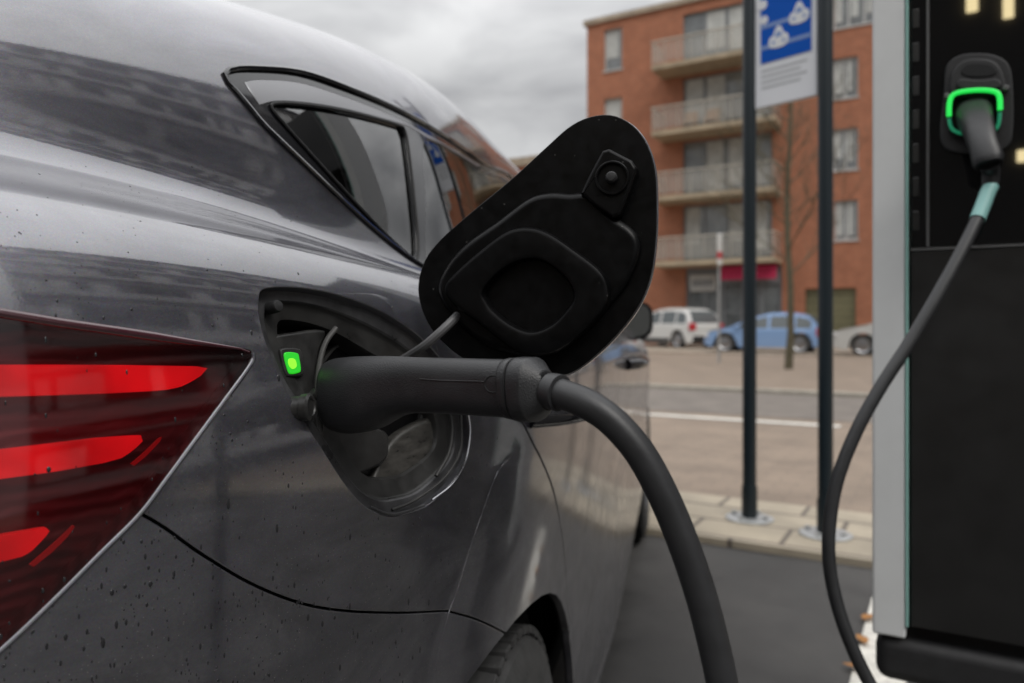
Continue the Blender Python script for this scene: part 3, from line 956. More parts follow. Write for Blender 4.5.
# tail lamps ----------------------------------------------------------
def patch(st_loop, off0, off1, step=.05, sd=1):
    """solid plate that follows the body between two depths below its skin"""
    lo, hi = st_loop.min(0), st_loop.max(0)
    gp = np.array([(a, b) for a in np.arange(lo[0] + step, hi[0], step) for b in np.arange(lo[1] + step, hi[1], step)])
    gp = gp[inside(st_loop, gp)] if len(gp) else gp.reshape(0, 2)
    p2 = [Vector(map(float, q)) for q in st_loop] + [Vector(map(float, q)) for q in gp]
    n = len(st_loop)
    v2, _, t2, *_ = delaunay_2d_cdt(p2, [(i, (i + 1) % n) for i in range(n)], [], 1, 1e-7)
    S2 = np.array([(v.x, v.y) for v in v2])
    P, nn, _, _ = surf(S2[:, 0], S2[:, 1])
    top, bot = P - nn * off0, P - nn * off1
    m = len(P)
    Fc = [tuple(t) for t in t2] + [tuple(i + m for i in t[::-1]) for t in t2]
    cnt = set()
    for t in t2:
        for i in range(len(t)): cnt.add((t[i], t[(i + 1) % len(t)]))
    for a, b in cnt:
        if (b, a) not in cnt: Fc.append((b, a, a + m, b + m))
    V = np.vstack([top, bot])
    if sd < 0: V = V * [1, -1, 1]
    mb_ = MB(); mb_.add(to_world(V), Fc)
    return mb_
def pxl(pts):
    return np.array([px_st(x, y) for x, y in resample(np.array(pts, float), 70)])
BARS = [
    pxl([(-150, 358), (0, 362), (60, 362), (130, 362.5), (208, 364), (215, 366), (214, 370), (200, 379), (186, 386), (170, 388), (110, 391), (40, 393), (0, 394), (-150, 395)]),
    pxl([(-150, 452), (0, 449), (50, 443), (100, 437), (146, 434), (151, 436), (150, 440), (140, 450), (128, 458), (110, 463), (60, 472), (0, 480), (-150, 489)]),
    pxl([(-150, 547), (-60, 543), (0, 538), (30, 533), (50, 529.5), (55, 531), (53, 536), (38, 552), (28, 559), (0, 566), (-60, 573), (-150, 578)]),
]
THIN = [pxl([(138, 464), (152, 452), (166, 438), (169, 436), (167, 441), (154, 455), (141, 466)]),
        pxl([(34, 568), (54, 551), (70, 536), (79, 527), (80, 529), (72, 540), (57, 555), (38, 570)])]
for sd in (1, -1):
    v, f, n = part_arrays(inL, .026, None, sd)
    # wall of the lamp recess
    lp = resample(LAMP, 240)
    P, nn, _, _ = surf(lp[:, 0], lp[:, 1])
    a, b = P - nn * .003, P - nn * .027
    if sd < 0: a, b = a * [1, -1, 1], b * [1, -1, 1]
    hm = MB(); hm.add(to_world(v), f); hm.loft([list(map(Vector, to_world(a))), list(map(Vector, to_world(b)))], caps=False)
    hous = hm.build('tail_light', M_LAMPDARK, car)
    for b_ in BARS: patch(b_, .010, .016, sd=sd).build('light_bar', M_BAR, hous)
    for b_ in THIN: patch(b_, .010, .013, .03, sd=sd).build('light_line', M_BARTHIN, hous)
    # inner shelves between the bars
    v, f, n = part_arrays(inL, .0005, .004, sd)
    mesh_obj('lens', to_world(v), f, M_LENS, hous, normals=nrm_world(n))
top_ = np.array([px_st(x, y) for x, y in resample(np.array([(-150, 303), (-80, 306), (0, 312.5), (60, 322.5), (130, 332.5), (190, 341.5), (240, 348.5), (250, 352)], float), 80, closed=False)])
P, nn, _, _ = surf(top_[:, 0], top_[:, 1])
MB().tube(to_world(P - nn * .0008), [.0028 * min(1, (79 - i) / 25 + .25) for i in range(80)], 12).build('lens_edge', mat('lens_edge_red', (.05, .008, .014), .08, coat=1.), car)
# chrome-like lip where the lamp meets the panel
lp = resample(LAMP_EDGE, 160, closed=False)
P, nn, _, _ = surf(lp[:, 0], lp[:, 1])
MB().tube(to_world(P + nn * .0001), .0015, 10).build('lamp_lip', PAINT, car)

_l = resample(_cr, 90, closed=False)
P, nn, _, _ = surf(_l[:, 0], _l[:, 1])
P2, n2_ = flare(P, nn)
MB().tube(to_world(P2 - n2_ * .0003), .0006, 8).build('panel_edge', PAINT, car)
# charging pocket -----------------------------------------------------
pc_st = px_st(352, 398)
Pq, nq, _, _ = surf([pc_st[0]], [pc_st[1]])
PC = Vector(to_world(Pq)[0]); PN = Vector(nrm_world(nq)[0]).normalized()
PX = Vector((0, 0, 1)).cross(PN).normalized()         # along the flank, forwards
if PX.dot(CD) < 0: PX = -PX
PY = PN.cross(PX).normalized()
if PY.z < 0: PY = -PY
def pk(px, py, depth):
    return on_plane(px, py, PC - PN * depth, PN)
def pk2(px, py, depth):
    d = pk(px, py, depth) - PC
    return (d.dot(PX), d.dot(PY))
PM = frame_matrix(PC, PX, PY, PN)
lp = resample(POCKET, 160)
P, nn, _, _ = surf(lp[:, 0], lp[:, 1])
W_ = to_world(P)
c0 = W_.mean(0); PNa = np.array(PN)
def ring_at(depth, k):
    q = []
    for p in W_:
        d = (p - c0); h = d @ PNa
        flat = d - PNa * h
        L_ = np.linalg.norm(flat)
        q.append(Vector(c0 + flat * (1 - k / L_) + PNa * (h * max(0, 1 - depth / .04)) - PNa * depth))
    return q
pm = MB()
rings = [ring_at(d, k) for d, k in ((.0015, -.0012), (.004, .0), (.0065, .0015), (.0075, .006), (.008, .012), (.0095, .0135))]
pm.loft(rings, caps=False)
pm.build('pocket_flange', M_FLANGE, car)
pm = MB()
rings = [ring_at(d, k) for d, k in ((.0095, .0132), (.0120, .0142), (.0132, .016), (.0142, .024), (.0150, .030), (.019, .032), (.030, .033), (.042, .034), (.045, .039))]
pm.loft(rings, caps=False)
cen_v = Vector(c0) - PN * .046
k0 = len(pm.v); last = rings[-1]
pm.add(last + [cen_v], [(i, (i + 1) % len(last), len(last)) for i in range(len(last))])
pocket = pm.build('charging_pocket', M_PLASTIC, car)
# plate with the status light, at the rear side of the bowl
pl = resample(smooth_line([pk2(*q, .020) for q in ((268, 338), (292, 332), (326, 330), (320, 352), (316, 385), (317, 420), (305, 412), (287, 385), (272, 355))], 4, True), 60)
prism(pl, PM, -.044, -.020, .003).build('status_plate', M_PLASTIC, pocket)
led_o = resample(smooth_line([pk2(*q, .017) for q in ((280, 352), (284, 348), (297, 348), (302, 352), (304, 371), (301, 376), (290, 377), (285, 374))], 4, True), 40)
prism(led_o, PM, -.022, -.0165, .0015).build('light_frame', M_PLASTIC, pocket)
led_i = resample(smooth_line([pk2(*q, .016) for q in ((284, 355), (288, 352), (297, 353), (299, 356), (301, 370), (298, 373), (291, 374), (288, 371))], 4, True), 40)
prism(led_i, PM, -.018, -.0155, .001).build('status_light', mat('green_light', (.02, .25, .03), .4, emit=(.03, .85, .02), estr=.26), pocket)
led_c = resample(smooth_line([pk2(*q, .015) for q in ((289, 359), (295, 359), (297, 366), (293, 369), (289, 365))], 4, True), 24)
prism(led_c, PM, -.0158, -.0151, .0002).build('light_core', mat('green_core', (.2, .4, .03), .4, emit=(.25, 1., .04), estr=.42), pocket)
rib = MB(); rib.tube([pk(x, y, .013) for x, y in smooth_line([(336, 328), (326, 342), (320, 362), (317, 392), (318, 420), (322, 450), (330, 478), (342, 494)], 5)], .0021, 10); rib.build('housing_rib', mat('pale_plastic', (.055, .054, .052), .5, var=.3, vscale=60), pocket)  # rib in a paler plastic than the pocket
bp_ = resample(smooth_line([pk2(*q, .026) for q in ((395, 440), (415, 425), (445, 415), (452, 440), (440, 468), (405, 496), (372, 500), (378, 470))], 5, True), 60)
prism(bp_, PM, -.046, -.028, .004).build('bowl_pad', mat('dirty_plastic', (.045, .043, .039), .38, var=.6, vscale=70, rvar=.15, stretch=(1, 1, 3)), pocket)
for q, dp, r_, m_ in (([(467, 408), (470, 432), (465, 462), (452, 484), (432, 500)], .0075, .0010, M_CHROME), ([(461, 415), (460, 450), (444, 478), (415, 500), (392, 510)], .0105, .0013, M_PLASTIC), ([(425, 505), (405, 512), (388, 514), (370, 507)], .0085, .0011, M_FLANGE)):  # glints on the worn rim put in as thin beads
    tb_ = MB(); tb_.tube([pk(x, y, dp) for x, y in smooth_line(q, 6)], r_, 8); tb_.build('worn_edge_glint', m_, pocket)
# the inlet collar round the plug
ang = np.linspace(0, 2 * math.pi, 65)[:-1]
ccx, ccy = pk2(383, 402, .02)
aw = abs(pk2(383, 402, .02)[0] - pk2(316, 402, .02)[0]); ah = .058
outer = np.array([(ccx + .004 + (aw - .004) * math.cos(a), ccy + ah * math.sin(a)) for a in ang])
inner = np.array([(ccx + (aw - .006) * math.cos(a), ccy + (ah - .006) * math.sin(a)) for a in ang])
ring_prism(outer, inner, PM, -.044, -.034, .002).build('inlet_collar', M_PLASTIC, pocket)
prism(inner, PM, -.0455, -.038, .001).build('charging_inlet', M_FLAPBLACK, pocket)
# bump stop, lock pin, dust-cap tongue
bs = MB(); c = pk(274, 307, .010)
bs.lathe([(.0045, -.01), (.0045, .003), (.0035, .0055), (.001, .006)], frame_matrix(c, PX, PY, PN), 16); bs.build('bump_stop', M_RUBBER, pocket)
lpn = MB()
a, b = pk(272, 410, .020), pk(310, 407, -.004)
ax = (b - a).normalized(); sx = ax.cross(Vector((0, 0, 1))).normalized(); sy = ax.cross(sx)
ln = (b - a).length
lpn.lathe([(.0082, 0), (.0082, ln * .8), (.0092, ln * .82), (.0095, ln), (.0078, ln + .0015), (.006, ln + .0015), (.0055, ln + .0005), (.001, ln + .0005)], frame_matrix(a, sx, sy, ax), 24)
lpn.build('lock_pin', M_PLASTIC, pocket)
lp2 = MB(); lp2.tube([pk(312, 392, .004), pk(318, 396, .004), pk(322, 400, .006)], .0032, 10); lp2.build('pin_clip', M_PLASTIC, pocket)
cp2 = resample(smooth_line([pk2(*q, .022) for q in ((330, 432), (345, 424), (385, 430), (390, 448), (384, 463), (360, 474), (342, 476), (332, 460))], 4, True), 50)
prism(cp2, PM, -.044, -.022, .003).build('inlet_cover', M_PLASTIC, pocket)
for q in (((322, 420), (321, 448), (327, 478), (338, 500), (352, 512)), ((448, 405), (452, 425), (449, 452), (436, 476))):
    MB().tube([pk(x, y, .014) for x, y in smooth_line(q, 5)], .0018, 8).build('drain_rib', M_PLASTIC, pocket)

# the open flap -------------------------------------------------------
FN = Vector((math.sin(R(196)), math.cos(R(196)), .03)).normalized()      # its inner face looks back at the lens
FO = at_depth(445, 330, .598)
FX = Vector((0, 0, 1)).cross(FN).normalized()
FY = FN.cross(FX).normalized()
if FY.z < 0: FY = -FY
FM = frame_matrix(FO, FX, FY, FN)
def fp(px, py, h=0.):
    d = on_plane(px, py, FO + FN * h, FN) - FO
    return (d.dot(FX), d.dot(FY))
def fl(pts, h, n=120, k=6):
    return resample(smooth_line([fp(*q, h) for q in pts], k, True), n)
FLAP = [(418, 290), (424, 262), (440, 240), (470, 213), (510, 180), (545, 148), (570, 126), (592, 116), (614, 115), (634, 125), (648, 143), (656, 168), (658, 200), (657, 240), (652, 276), (640, 306), (620, 333), (598, 355), (577, 371), (560, 377), (535, 378), (500, 372), (465, 360), (440, 340), (425, 318)]
o2 = fl(FLAP, .0)
flap = prism(o2, FM, -.007, -.001, .0015).build('charging_flap', PAINT, car)
prism(inset2(o2, .0008), FM, -.0012, .0022, .001, 3).build('flap_lining', M_FLAPBLACK, flap)
RAISED = [(437, 290), (447, 264), (466, 243), (497, 221), (528, 198), (550, 192), (570, 193), (584, 192), (596, 197), (612, 214), (632, 228), (640, 242), (637, 262), (622, 291), (594, 320), (566, 344), (538, 356), (510, 355), (478, 342), (452, 318)]
prism(fl(RAISED, .009), FM, .0, .011, .006, 5).build('raised_panel', M_FLAPBLACK, flap)
SEALO = [(442, 288), (452, 273), (478, 250), (504, 231), (526, 226), (548, 232), (575, 250), (600, 270), (608, 288), (605, 306), (585, 329), (560, 350), (534, 356), (512, 350), (480, 326), (452, 305)]
SEALI = [(482, 292), (490, 280), (505, 267), (522, 260), (538, 260), (553, 268), (567, 282), (572, 296), (566, 308), (550, 324), (530, 331), (510, 324), (492, 310), (485, 300)]
so = resample(smooth_line([fp(*q, .024) for q in SEALO], 6, True), 120)
si = resample(smooth_line([fp(*q, .024) for q in SEALI], 6, True), 120)
k = int(np.argmin(np.linalg.norm(si - so[0], axis=1))); si = np.roll(si, -k, 0)
if np.dot(si[10] - si[0], so[10] - so[0]) < 0: si = np.roll(si[::-1], 1, 0)
ring_prism(so, si, FM, .003, .022, .0042).build('seal_cap', M_FLAPBLACK, flap)
prism(inset2(si, -.001), FM, .002, .0045, .0).build('cap_floor', M_RUBBER, flap)
LATCH = [(580, 193), (590, 172), (602, 150), (609, 148), (632, 160), (637, 168), (630, 190), (620, 215), (612, 218), (592, 204)]
lat = prism(resample(np.array([fp(*q, .016) for q in LATCH]), 80), FM, .002, .016, .003, 3).build('latch_block', M_FLAPBLACK, flap)
hc = fp(612, 178, .017)
TL = FM @ Matrix.Translation((hc[0], hc[1], 0))
ringm = MB(); ringm.lathe([(.0128, .015), (.0128, .0180), (.0122, .0187), (.0112, .0187), (.0106, .0180), (.0106, .0163), (.001, .0163)], TL, 4 * 8, caps=False)
ringm.build('latch_ring', M_FLAPBLACK, lat)
pinm = MB(); pinm.lathe([(.0042, .016), (.0042, .021), (.003, .0225), (.001, .0228)], TL, 20); pinm.build('latch_pin', M_RUBBER, lat)
lipm = MB()  # paler bead along the lower side of the cup opening
low_i = [i for i in range(len(si)) if si[i, 1] < np.mean(si[:, 1]) - .012]
low_i.sort(key=lambda i: si[i, 0])
lipm.tube([FM @ Vector((*inset2(si, .0012)[i], .0075)) for i in low_i], .0028, 8); lipm.build('cup_lip', mat('pale_lip', (.05, .048, .045), .55), flap)
# goose-neck hinge
hp = [at_depth(x, y, d) for x, y, d in ((392, 366, .60), (410, 355, .590), (424, 346, .580), (436, 336, .577), (447, 326, .579), (458, 315, .586))]
hm = MB()
hq = smooth_line([tuple(p) for p in hp], 5)
hm.tube([Vector(q) for q in hq], .0036, 10, flat=1.0)
hm.build('flap_hinge', mat('hinge_plastic', (.085, .085, .088), .45), flap)

# rain drops on the paint --------------------------------------------
dm = MB()
r2 = np.random.default_rng(3)
def drop(px, py, rx, ry, sq=.35):
    st_ = px_st(px, py)
    if inside(POCKET, np.array([st_]))[0] or inside(DLO, np.array([st_]))[0]: return
    P, n, A, B = surf([st_[0]], [st_[1]])
    c = Vector(to_world(P)[0]); nn_ = Vector(nrm_world(n)[0])
    tx = Vector((0, 0, 1)).cross(nn_).normalized(); ty = nn_.cross(tx)
    if ty.z > 0: ty = -ty
    vs_, fs_ = [c + nn_ * (sq * rx)], []
    for ri, (f, h) in enumerate(((.55, .8), (.9, .38), (1.02, -.05))):
        for k in range(8):
            a = 2 * math.pi * k / 8
            vs_.append(c + tx * (rx * f * math.cos(a)) + ty * (ry * f * math.sin(a)) + nn_ * (h * sq * rx))
    for k in range(8):
        k2 = (k + 1) % 8
        fs_.append((0, 1 + k, 1 + k2)); fs_.append((1 + k, 9 + k, 9 + k2, 1 + k2)); fs_.append((9 + k, 17 + k, 17 + k2, 9 + k2))
    dm.add(vs_, fs_)
for _ in range(1250):
    px, py = r2.uniform(-20, 500), r2.uniform(300, 690)
    if r2.uniform() > .35 + .65 * (py - 300) / 390: continue
    if px < 253 and py < 640 and inside(LAMP, np.array([px_st(px, py)]))[0] and r2.uniform() < .8: continue
    s = float(np.clip(r2.lognormal(-.25, .5), .3, 2.2)) * .00052
    drop(px, py, s, s * r2.uniform(1, 3.0))
for _ in range(140):
    s = float(np.clip(r2.lognormal(-.3, .4), .3, 1.6)) * .0005
    drop(r2.uniform(-10, 420), r2.uniform(165, 300), s, s * r2.uniform(1, 1.6))
M_DROP, N, L, b = new_mat('rain_drop')
b.inputs['Base Color'].default_value = (.02, .02, .022, 1); b.inputs['Roughness'].default_value = .04; b.inputs['Specular IOR Level'].default_value = .4
dro = dm.build('rain_drops', M_DROP, car, sharp=None)
dro['kind'] = 'stuff'
# ------------------------------------------------------------------ street axes
EA = Vector((.862, -.506, 0)).normalized()      # along the road, to the right and nearer
EB = Vector((.506, .862, 0)).normalized()       # across the road, away
RM = Matrix(((EA.x, EB.x, 0, 0), (EA.y, EB.y, 0, 0), (0, 0, 1, 0), (0, 0, 0, 1)))
ROT = math.atan2(EA.y, EA.x)
def ab(p): return (Vector(p).dot(EA), Vector(p).dot(EB), p[2])
def px_b(px, py, b):
    """pixel -> (a, z) on the upright plane that runs along the road at distance b"""
    p = on_plane(px, py, EB * b, EB)
    return p.dot(EA), p.z

def tile_mat(name, c1, c2, mortar, w, h, m=.02, rough=.8, bump=.3, wet=0., squash=1.0, off=.5, var=.25):
    m_, N, L, b = new_mat(name)
    t = N.new('ShaderNodeTexCoord')
    br = N.new('ShaderNodeTexBrick')
    br.inputs['Color1'].default_value = (*c1, 1); br.inputs['Color2'].default_value = (*c2, 1); br.inputs['Mortar'].default_value = (*mortar, 1)
    br.inputs['Scale'].default_value = 1.0; br.inputs['Brick Width'].default_value = w; br.inputs['Row Height'].default_value = h
    br.inputs['Mortar Size'].default_value = m; br.inputs['Mortar Smooth'].default_value = .2; br.offset = off
    L.new(t.outputs['Object'], br.inputs['Vector'])
    nz = N.new('ShaderNodeTexNoise'); nz.inputs['Scale'].default_value = 1.7; nz.inputs['Detail'].default_value = 9; nz.inputs['Roughness'].default_value = .7
    L.new(t.outputs['Object'], nz.inputs['Vector'])
    rr = N.new('ShaderNodeValToRGB'); rr.color_ramp.elements[0].position = .3; rr.color_ramp.elements[1].position = .7
    rr.color_ramp.elements[0].color = (1 - var, 1 - var, 1 - var, 1); rr.color_ramp.elements[1].color = (1 + var, 1 + var, 1 + var, 1)
    L.new(nz.outputs['Fac'], rr.inputs['Fac'])
    mx = N.new('ShaderNodeMix'); mx.data_type = 'RGBA'; mx.blend_type = 'MULTIPLY'; mx.inputs['Factor'].default_value = 1
    L.new(br.outputs['Color'], mx.inputs['A']); L.new(rr.outputs['Color'], mx.inputs['B'])
    L.new(mx.outputs['Result'], b.inputs['Base Color'])
    mr = N.new('ShaderNodeMapRange'); mr.inputs['From Min'].default_value = .35; mr.inputs['From Max'].default_value = .65
    mr.inputs['To Min'].default_value = rough - wet; mr.inputs['To Max'].default_value = rough
    L.new(nz.outputs['Fac'], mr.inputs['Value']); L.new(mr.outputs[0], b.inputs['Roughness'])
    bp = N.new('ShaderNodeBump'); bp.inputs['Strength'].default_value = bump; bp.inputs['Distance'].default_value = .01; bp.invert = True
    L.new(br.outputs['Fac'], bp.inputs['Height']); L.new(bp.outputs[0], b.inputs['Normal'])
    return m_
M_STREET = tile_mat('street_clinker', (.225, .172, .128), (.205, .158, .118), (.165, .13, .10), .22, .11, .006, .75, .10, .2)
M_PAVER = tile_mat('beige_pavers', (.36, .31, .235), (.29, .25, .19), (.12, .10, .08), .40, .27, .012, .8, .3, .2, var=.3)
M_PATH = tile_mat('far_pavers', (.30, .245, .19), (.26, .215, .165), (.15, .12, .10), .3, .3, .01, .85, .2)
M_ROAD = mat('road_asphalt', (.150, .130, .112), .75, var=.25, vscale=3, bump=.3, bscale=80)
M_BAY = mat('wet_asphalt', (.040, .038, .036), .66, var=.6, vscale=2.2, bump=.8, bscale=120, rvar=.2)
M_GROUND = mat('ground_earth', (.16, .135, .11), .9, var=.2, vscale=.2)
M_LINE = mat('road_paint', (.62, .60, .55), .7, var=.25, vscale=14)
M_KERB = mat('kerb_stone', (.30, .275, .23), .8, var=.3, vscale=7)

def strip(name, a0, a1, b0, b1, z, m, thick=0., kind='structure'):
    me = bpy.data.meshes.new(name)
    if thick:
        q = MB(); q.box((a0, b0, z - thick), (a1, b1, z)); me.from_pydata(q.v, [], q.f)
    else:
        me.from_pydata([(a0, b0, z), (a1, b0, z), (a1, b1, z), (a0, b1, z)], [], [(0, 1, 2, 3)])
    me.materials.append(m)
    o = bpy.data.objects.new(name, me); C.objects.link(o)
    o.rotation_euler = (0, 0, ROT)
    if kind: o['kind'] = kind
    return o
strip('ground', -400, 400, -300, 600, -.004, M_GROUND)
strip('parking_bay', -14, 20, -6, 3.2, .0, M_BAY)
strip('pavement', -60, 60, 3.2, 4.0, .03, M_PAVER, .05)
strip('street', -60, 60, 4.0, 7.9, .0, M_STREET)
strip('road', -60, 60, 7.9, 10.6, .004, M_ROAD)
strip('far_kerb', -60, 60, 10.6, 10.85, .05, M_KERB, .06)
strip('far_street', -60, 60, 10.85, 24.2, .0, M_STREET)
strip('far_pavement', -60, 60, 24.2, 33.3, .04, M_PATH, .06)
strip('near_pavement', -60, 60, -14, -6, .04, M_PATH, .06)
for k in range(-4, 8): strip('road_line', 1.75 + 6.6 * k - 6.6 * 3, 1.75 + 6.6 * k - 6.6 * 3 + 4.0, 7.42, 7.57, .006, M_LINE)
for nm, a in (('bay_line', 0),):
    p0, p1 = on_ground(872, 598), on_ground(848, 690)
    dd = (p1 - p0).normalized(); sd_ = Vector((dd.y, -dd.x, 0))
    if sd_.x < 0: sd_ = -sd_
    p0 = p0 - dd * .0
    me = MB(); me.add([p0 + Vector((0, 0, .005)), p0 + sd_ * .13 + Vector((0, 0, .005)), p0 + sd_ * .13 + dd * 3 + Vector((0, 0, .005)), p0 + dd * 3 + Vector((0, 0, .005))], [(0, 1, 2, 3)])
    prop(me.build(nm, mat('worn_paint', (.55, .53, .48), .7, var=.3, vscale=25)), kind='structure')

# ------------------------------------------------------------------ buildings
M_BRICK = tile_mat('orange_brick', (.40, .14, .072), (.32, .11, .056), (.29, .16, .10), .24, .08, .012, .85, .2, var=.18)
M_COPING = mat('coping', (.34, .28, .21), .8, var=.2, vscale=2)
M_FRAME = mat('window_frame', (.50, .50, .48), .5)
M_FRAMEG = mat('grey_frame', (.20, .21, .22), .5)
M_PANE = mat('window_pane', (.17, .185, .19), .08, spec=.9, var=.5, vscale=.8)
M_CURTAIN = mat('curtain', (.46, .47, .45), .8, var=.2, vscale=3)
M_SLAB = mat('balcony_slab', (.36, .29, .20), .8, var=.2, vscale=2)
M_RAIL = mat('balcony_panel', (.46, .43, .37), .55, var=.2, vscale=1.5)
M_RAILG, _N, _L, _b = new_mat('rail_glass')
_b.inputs['Base Color'].default_value = (.46, .44, .39, 1); _b.inputs['Roughness'].default_value = .3; _b.inputs['Alpha'].default_value = .24
M_SHOP = mat('shop_front', (.05, .055, .06), .4)
M_AWN = mat('awning_cloth', (.50, .02, .085), .7)
M_DOORG = mat('garage_door', (.15, .14, .075), .6, var=.2, vscale=1)
def upright(o):
    o.rotation_euler = (0, 0, ROT); return o
def rbox(name, a, b, m, parent=None, bev=0.):
    """box in street coordinates (a along, b across, z up); keeps its own axes so bricks follow the wall"""
    q = MB()
    (q.bevel_box(a, b, bev) if bev else q.box(a, b))
    # upright faces carry bricks: local frame x along, y up
    o = q.build(name, m, None, smooth=bool(bev))
    o.rotation_euler = (0, 0, ROT)
    if parent: place_child(o, parent)
    return o
def wall_plate(name, a0, a1, z0, z1, b, m, parent, depth=.3, holes=()):
    """front wall with real openings; its local frame is x = along, y = up, so courses of brick run level"""
    xs = sorted({a0, a1, *[h[0] for h in holes], *[h[1] for h in holes]})
    ys = sorted({z0, z1, *[h[2] for h in holes], *[h[3] for h in holes]})
    V, Fc = {}, []
    vs_ = []
    def vid(x, y, z):
        k_ = (round(x, 5), round(y, 5), z)
        if k_ not in V: V[k_] = len(vs_); vs_.append((x, y, z))
        return V[k_]
    def solid(i, j):
        if i < 0 or j < 0 or i >= len(xs) - 1 or j >= len(ys) - 1: return False
        cx, cy = (xs[i] + xs[i + 1]) / 2, (ys[j] + ys[j + 1]) / 2
        return not any(h[0] < cx < h[1] and h[2] < cy < h[3] for h in holes)
    for i in range(len(xs) - 1):
        for j in range(len(ys) - 1):
            if not solid(i, j): continue
            x0, x1, y0, y1 = xs[i], xs[i + 1], ys[j], ys[j + 1]
            Fc.append((vid(x0, y0, 0), vid(x1, y0, 0), vid(x1, y1, 0), vid(x0, y1, 0)))
            Fc.append((vid(x0, y0, -depth), vid(x0, y1, -depth), vid(x1, y1, -depth), vid(x1, y0, -depth)))
            for (ii, jj, p, q_) in ((i - 1, j, (x0, y0), (x0, y1)), (i + 1, j, (x1, y1), (x1, y0)), (i, j - 1, (x1, y0), (x0, y0)), (i, j + 1, (x0, y1), (x1, y1))):
                if not solid(ii, jj):
                    Fc.append((vid(*p, 0), vid(*p, -depth), vid(*q_, -depth), vid(*q_, 0)))
    o = mesh_obj(name, vs_, Fc, m, None, smooth=False)
    o.matrix_basis = frame_matrix(EB * b, EA, Vector((0, 0, 1)), -EB)
    if parent: place_child(o, parent)
    return o
BF = 33.3
a_l, z_top = px_b(587, 21, BF)
a_r = px_b(946, 300, BF)[0]
flat = empty('apartment_building', tuple(EA * (a_l + 12) + EB * (BF + 6)), 'five storey orange brick apartment block with balconies and a shop below', 'building')
wins = []
def wpx(x0, y0, x1, y1):
    a0, z1_ = px_b(x0, y0, BF); a1, _ = px_b(x1, y0, BF); _, z0_ = px_b((x0 + x1) / 2, y1, BF); _, z1_ = px_b((x0 + x1) / 2, y0, BF)
    return [a0, a1, z0_, z1_]
W_L = [wpx(604, 28, 622, 70), wpx(604, 98, 622, 139)]
W_L += [[W_L[0][0], W_L[0][1], W_L[1][2] - 2.93 * k, W_L[1][3] - 2.93 * k] for k in (1, 2)]
W_R = [wpx(832, 57, 858, 98), wpx(832, 128, 858, 170), wpx(834, 200, 858, 240)]
W_R2 = [[w[0] + 3.0, w[1] + 3.0, w[2], w[3]] for w in W_R]
W_T = [wpx(833, -16, 880, 25)]
b0, b1 = px_b(683, 100, BF)[0], px_b(772, 100, BF)[0]
slab_z = [px_b(715, y, BF)[1] for y in (262, 197, 132, 66)]
holes = W_L + W_R + W_R2 + W_T
BAYS = []
for k, z in enumerate(slab_z):
    h = [b0, b1, z + .05, z + 2.62]
    BAYS.append(h)
sh0, sh1 = px_b(686, 300, BF)[0], px_b(782, 300, BF)[0]
SHOP = [sh0, sh1, .05, slab_z[0] - .25]
gd0, gd1 = px_b(805, 300, BF)[0], px_b(856, 300, BF)[0]
GAR = [gd0, gd1, .05, px_b(830, 288, BF)[1]]
holes += BAYS + [SHOP, GAR]
wall_plate('wall', a_l, a_r, 0, z_top - .25, BF, M_BRICK, flat, .3, holes)
rbox('wall', (a_l, BF + .3, 0), (a_l + .3, BF + 12, z_top - .25), M_BRICK, flat)
rbox('wall', (a_l + .3, BF + 11.7, 0), (a_r, BF + 12, z_top - .25), M_BRICK, flat)
rbox('inner_core', (a_l + .35, BF + 1.0, 0), (a_r - .1, BF + 11.6, z_top - .3), M_SHOP, flat)
rbox('roof', (a_l - .15, BF - .12, z_top - .25), (a_r + .1, BF + 12.1, z_top), M_COPING, flat)
def window(h, parent, panes=2, frame=M_FRAME, curtain=True):
    a0, a1, z0, z1 = h
    f = MB(); t = .07
    bb = BF + .12
    f.box((a0, bb, z0), (a0 + t, bb + .1, z1)); f.box((a1 - t, bb, z0), (a1, bb + .1, z1))
    f.box((a0 + t, bb, z0), (a1 - t, bb + .1, z0 + t)); f.box((a0 + t, bb, z1 - t), (a1 - t, bb + .1, z1))
    for k in range(1, panes):
        x = a0 + (a1 - a0) * k / panes
        f.box((x - .035, bb + .005, z0 + t), (x + .035, bb + .095, z1 - t))
    f.box((a0 - .06, BF - .05, z0 - .06), (a1 + .06, BF + .12, z0 - .002))
    o = f.build('window', frame, None, smooth=False); o.rotation_euler = (0, 0, ROT); place_child(o, parent)
    g = MB(); g.box((a0 + .02, bb + .05, z0 + .02), (a1 - .02, bb + .06, z1 - .02))
    p = g.build('pane', M_PANE, None, smooth=False); p.rotation_euler = (0, 0, ROT); place_child(p, o)
    if curtain:
        rr = random.Random(int(a0 * 100 + z0 * 10))
        for k in range(panes):
            x0 = a0 + (a1 - a0) * k / panes; wd = (a1 - a0) / panes
            if rr.random() < .78:
                c = MB(); c.box((x0 + .08, bb + .03, z0 + .1 + rr.random() * .3 * (z1 - z0)), (x0 + wd * rr.uniform(.55, .93), bb + .045, z1 - .08))
                q = c.build('curtain', M_CURTAIN, None, smooth=False); q.rotation_euler = (0, 0, ROT); place_child(q, o)
    return o
for h in W_L: window(h, flat, 1)
for h in W_R + W_R2: window(h, flat, 2)
window(W_T[0], flat, 3)
for h in BAYS: window(h, flat, 4, M_FRAMEG)
bl0, bl1 = px_b(651, 130, BF - 1.5)[0], px_b(779, 130, BF - .7)[0]
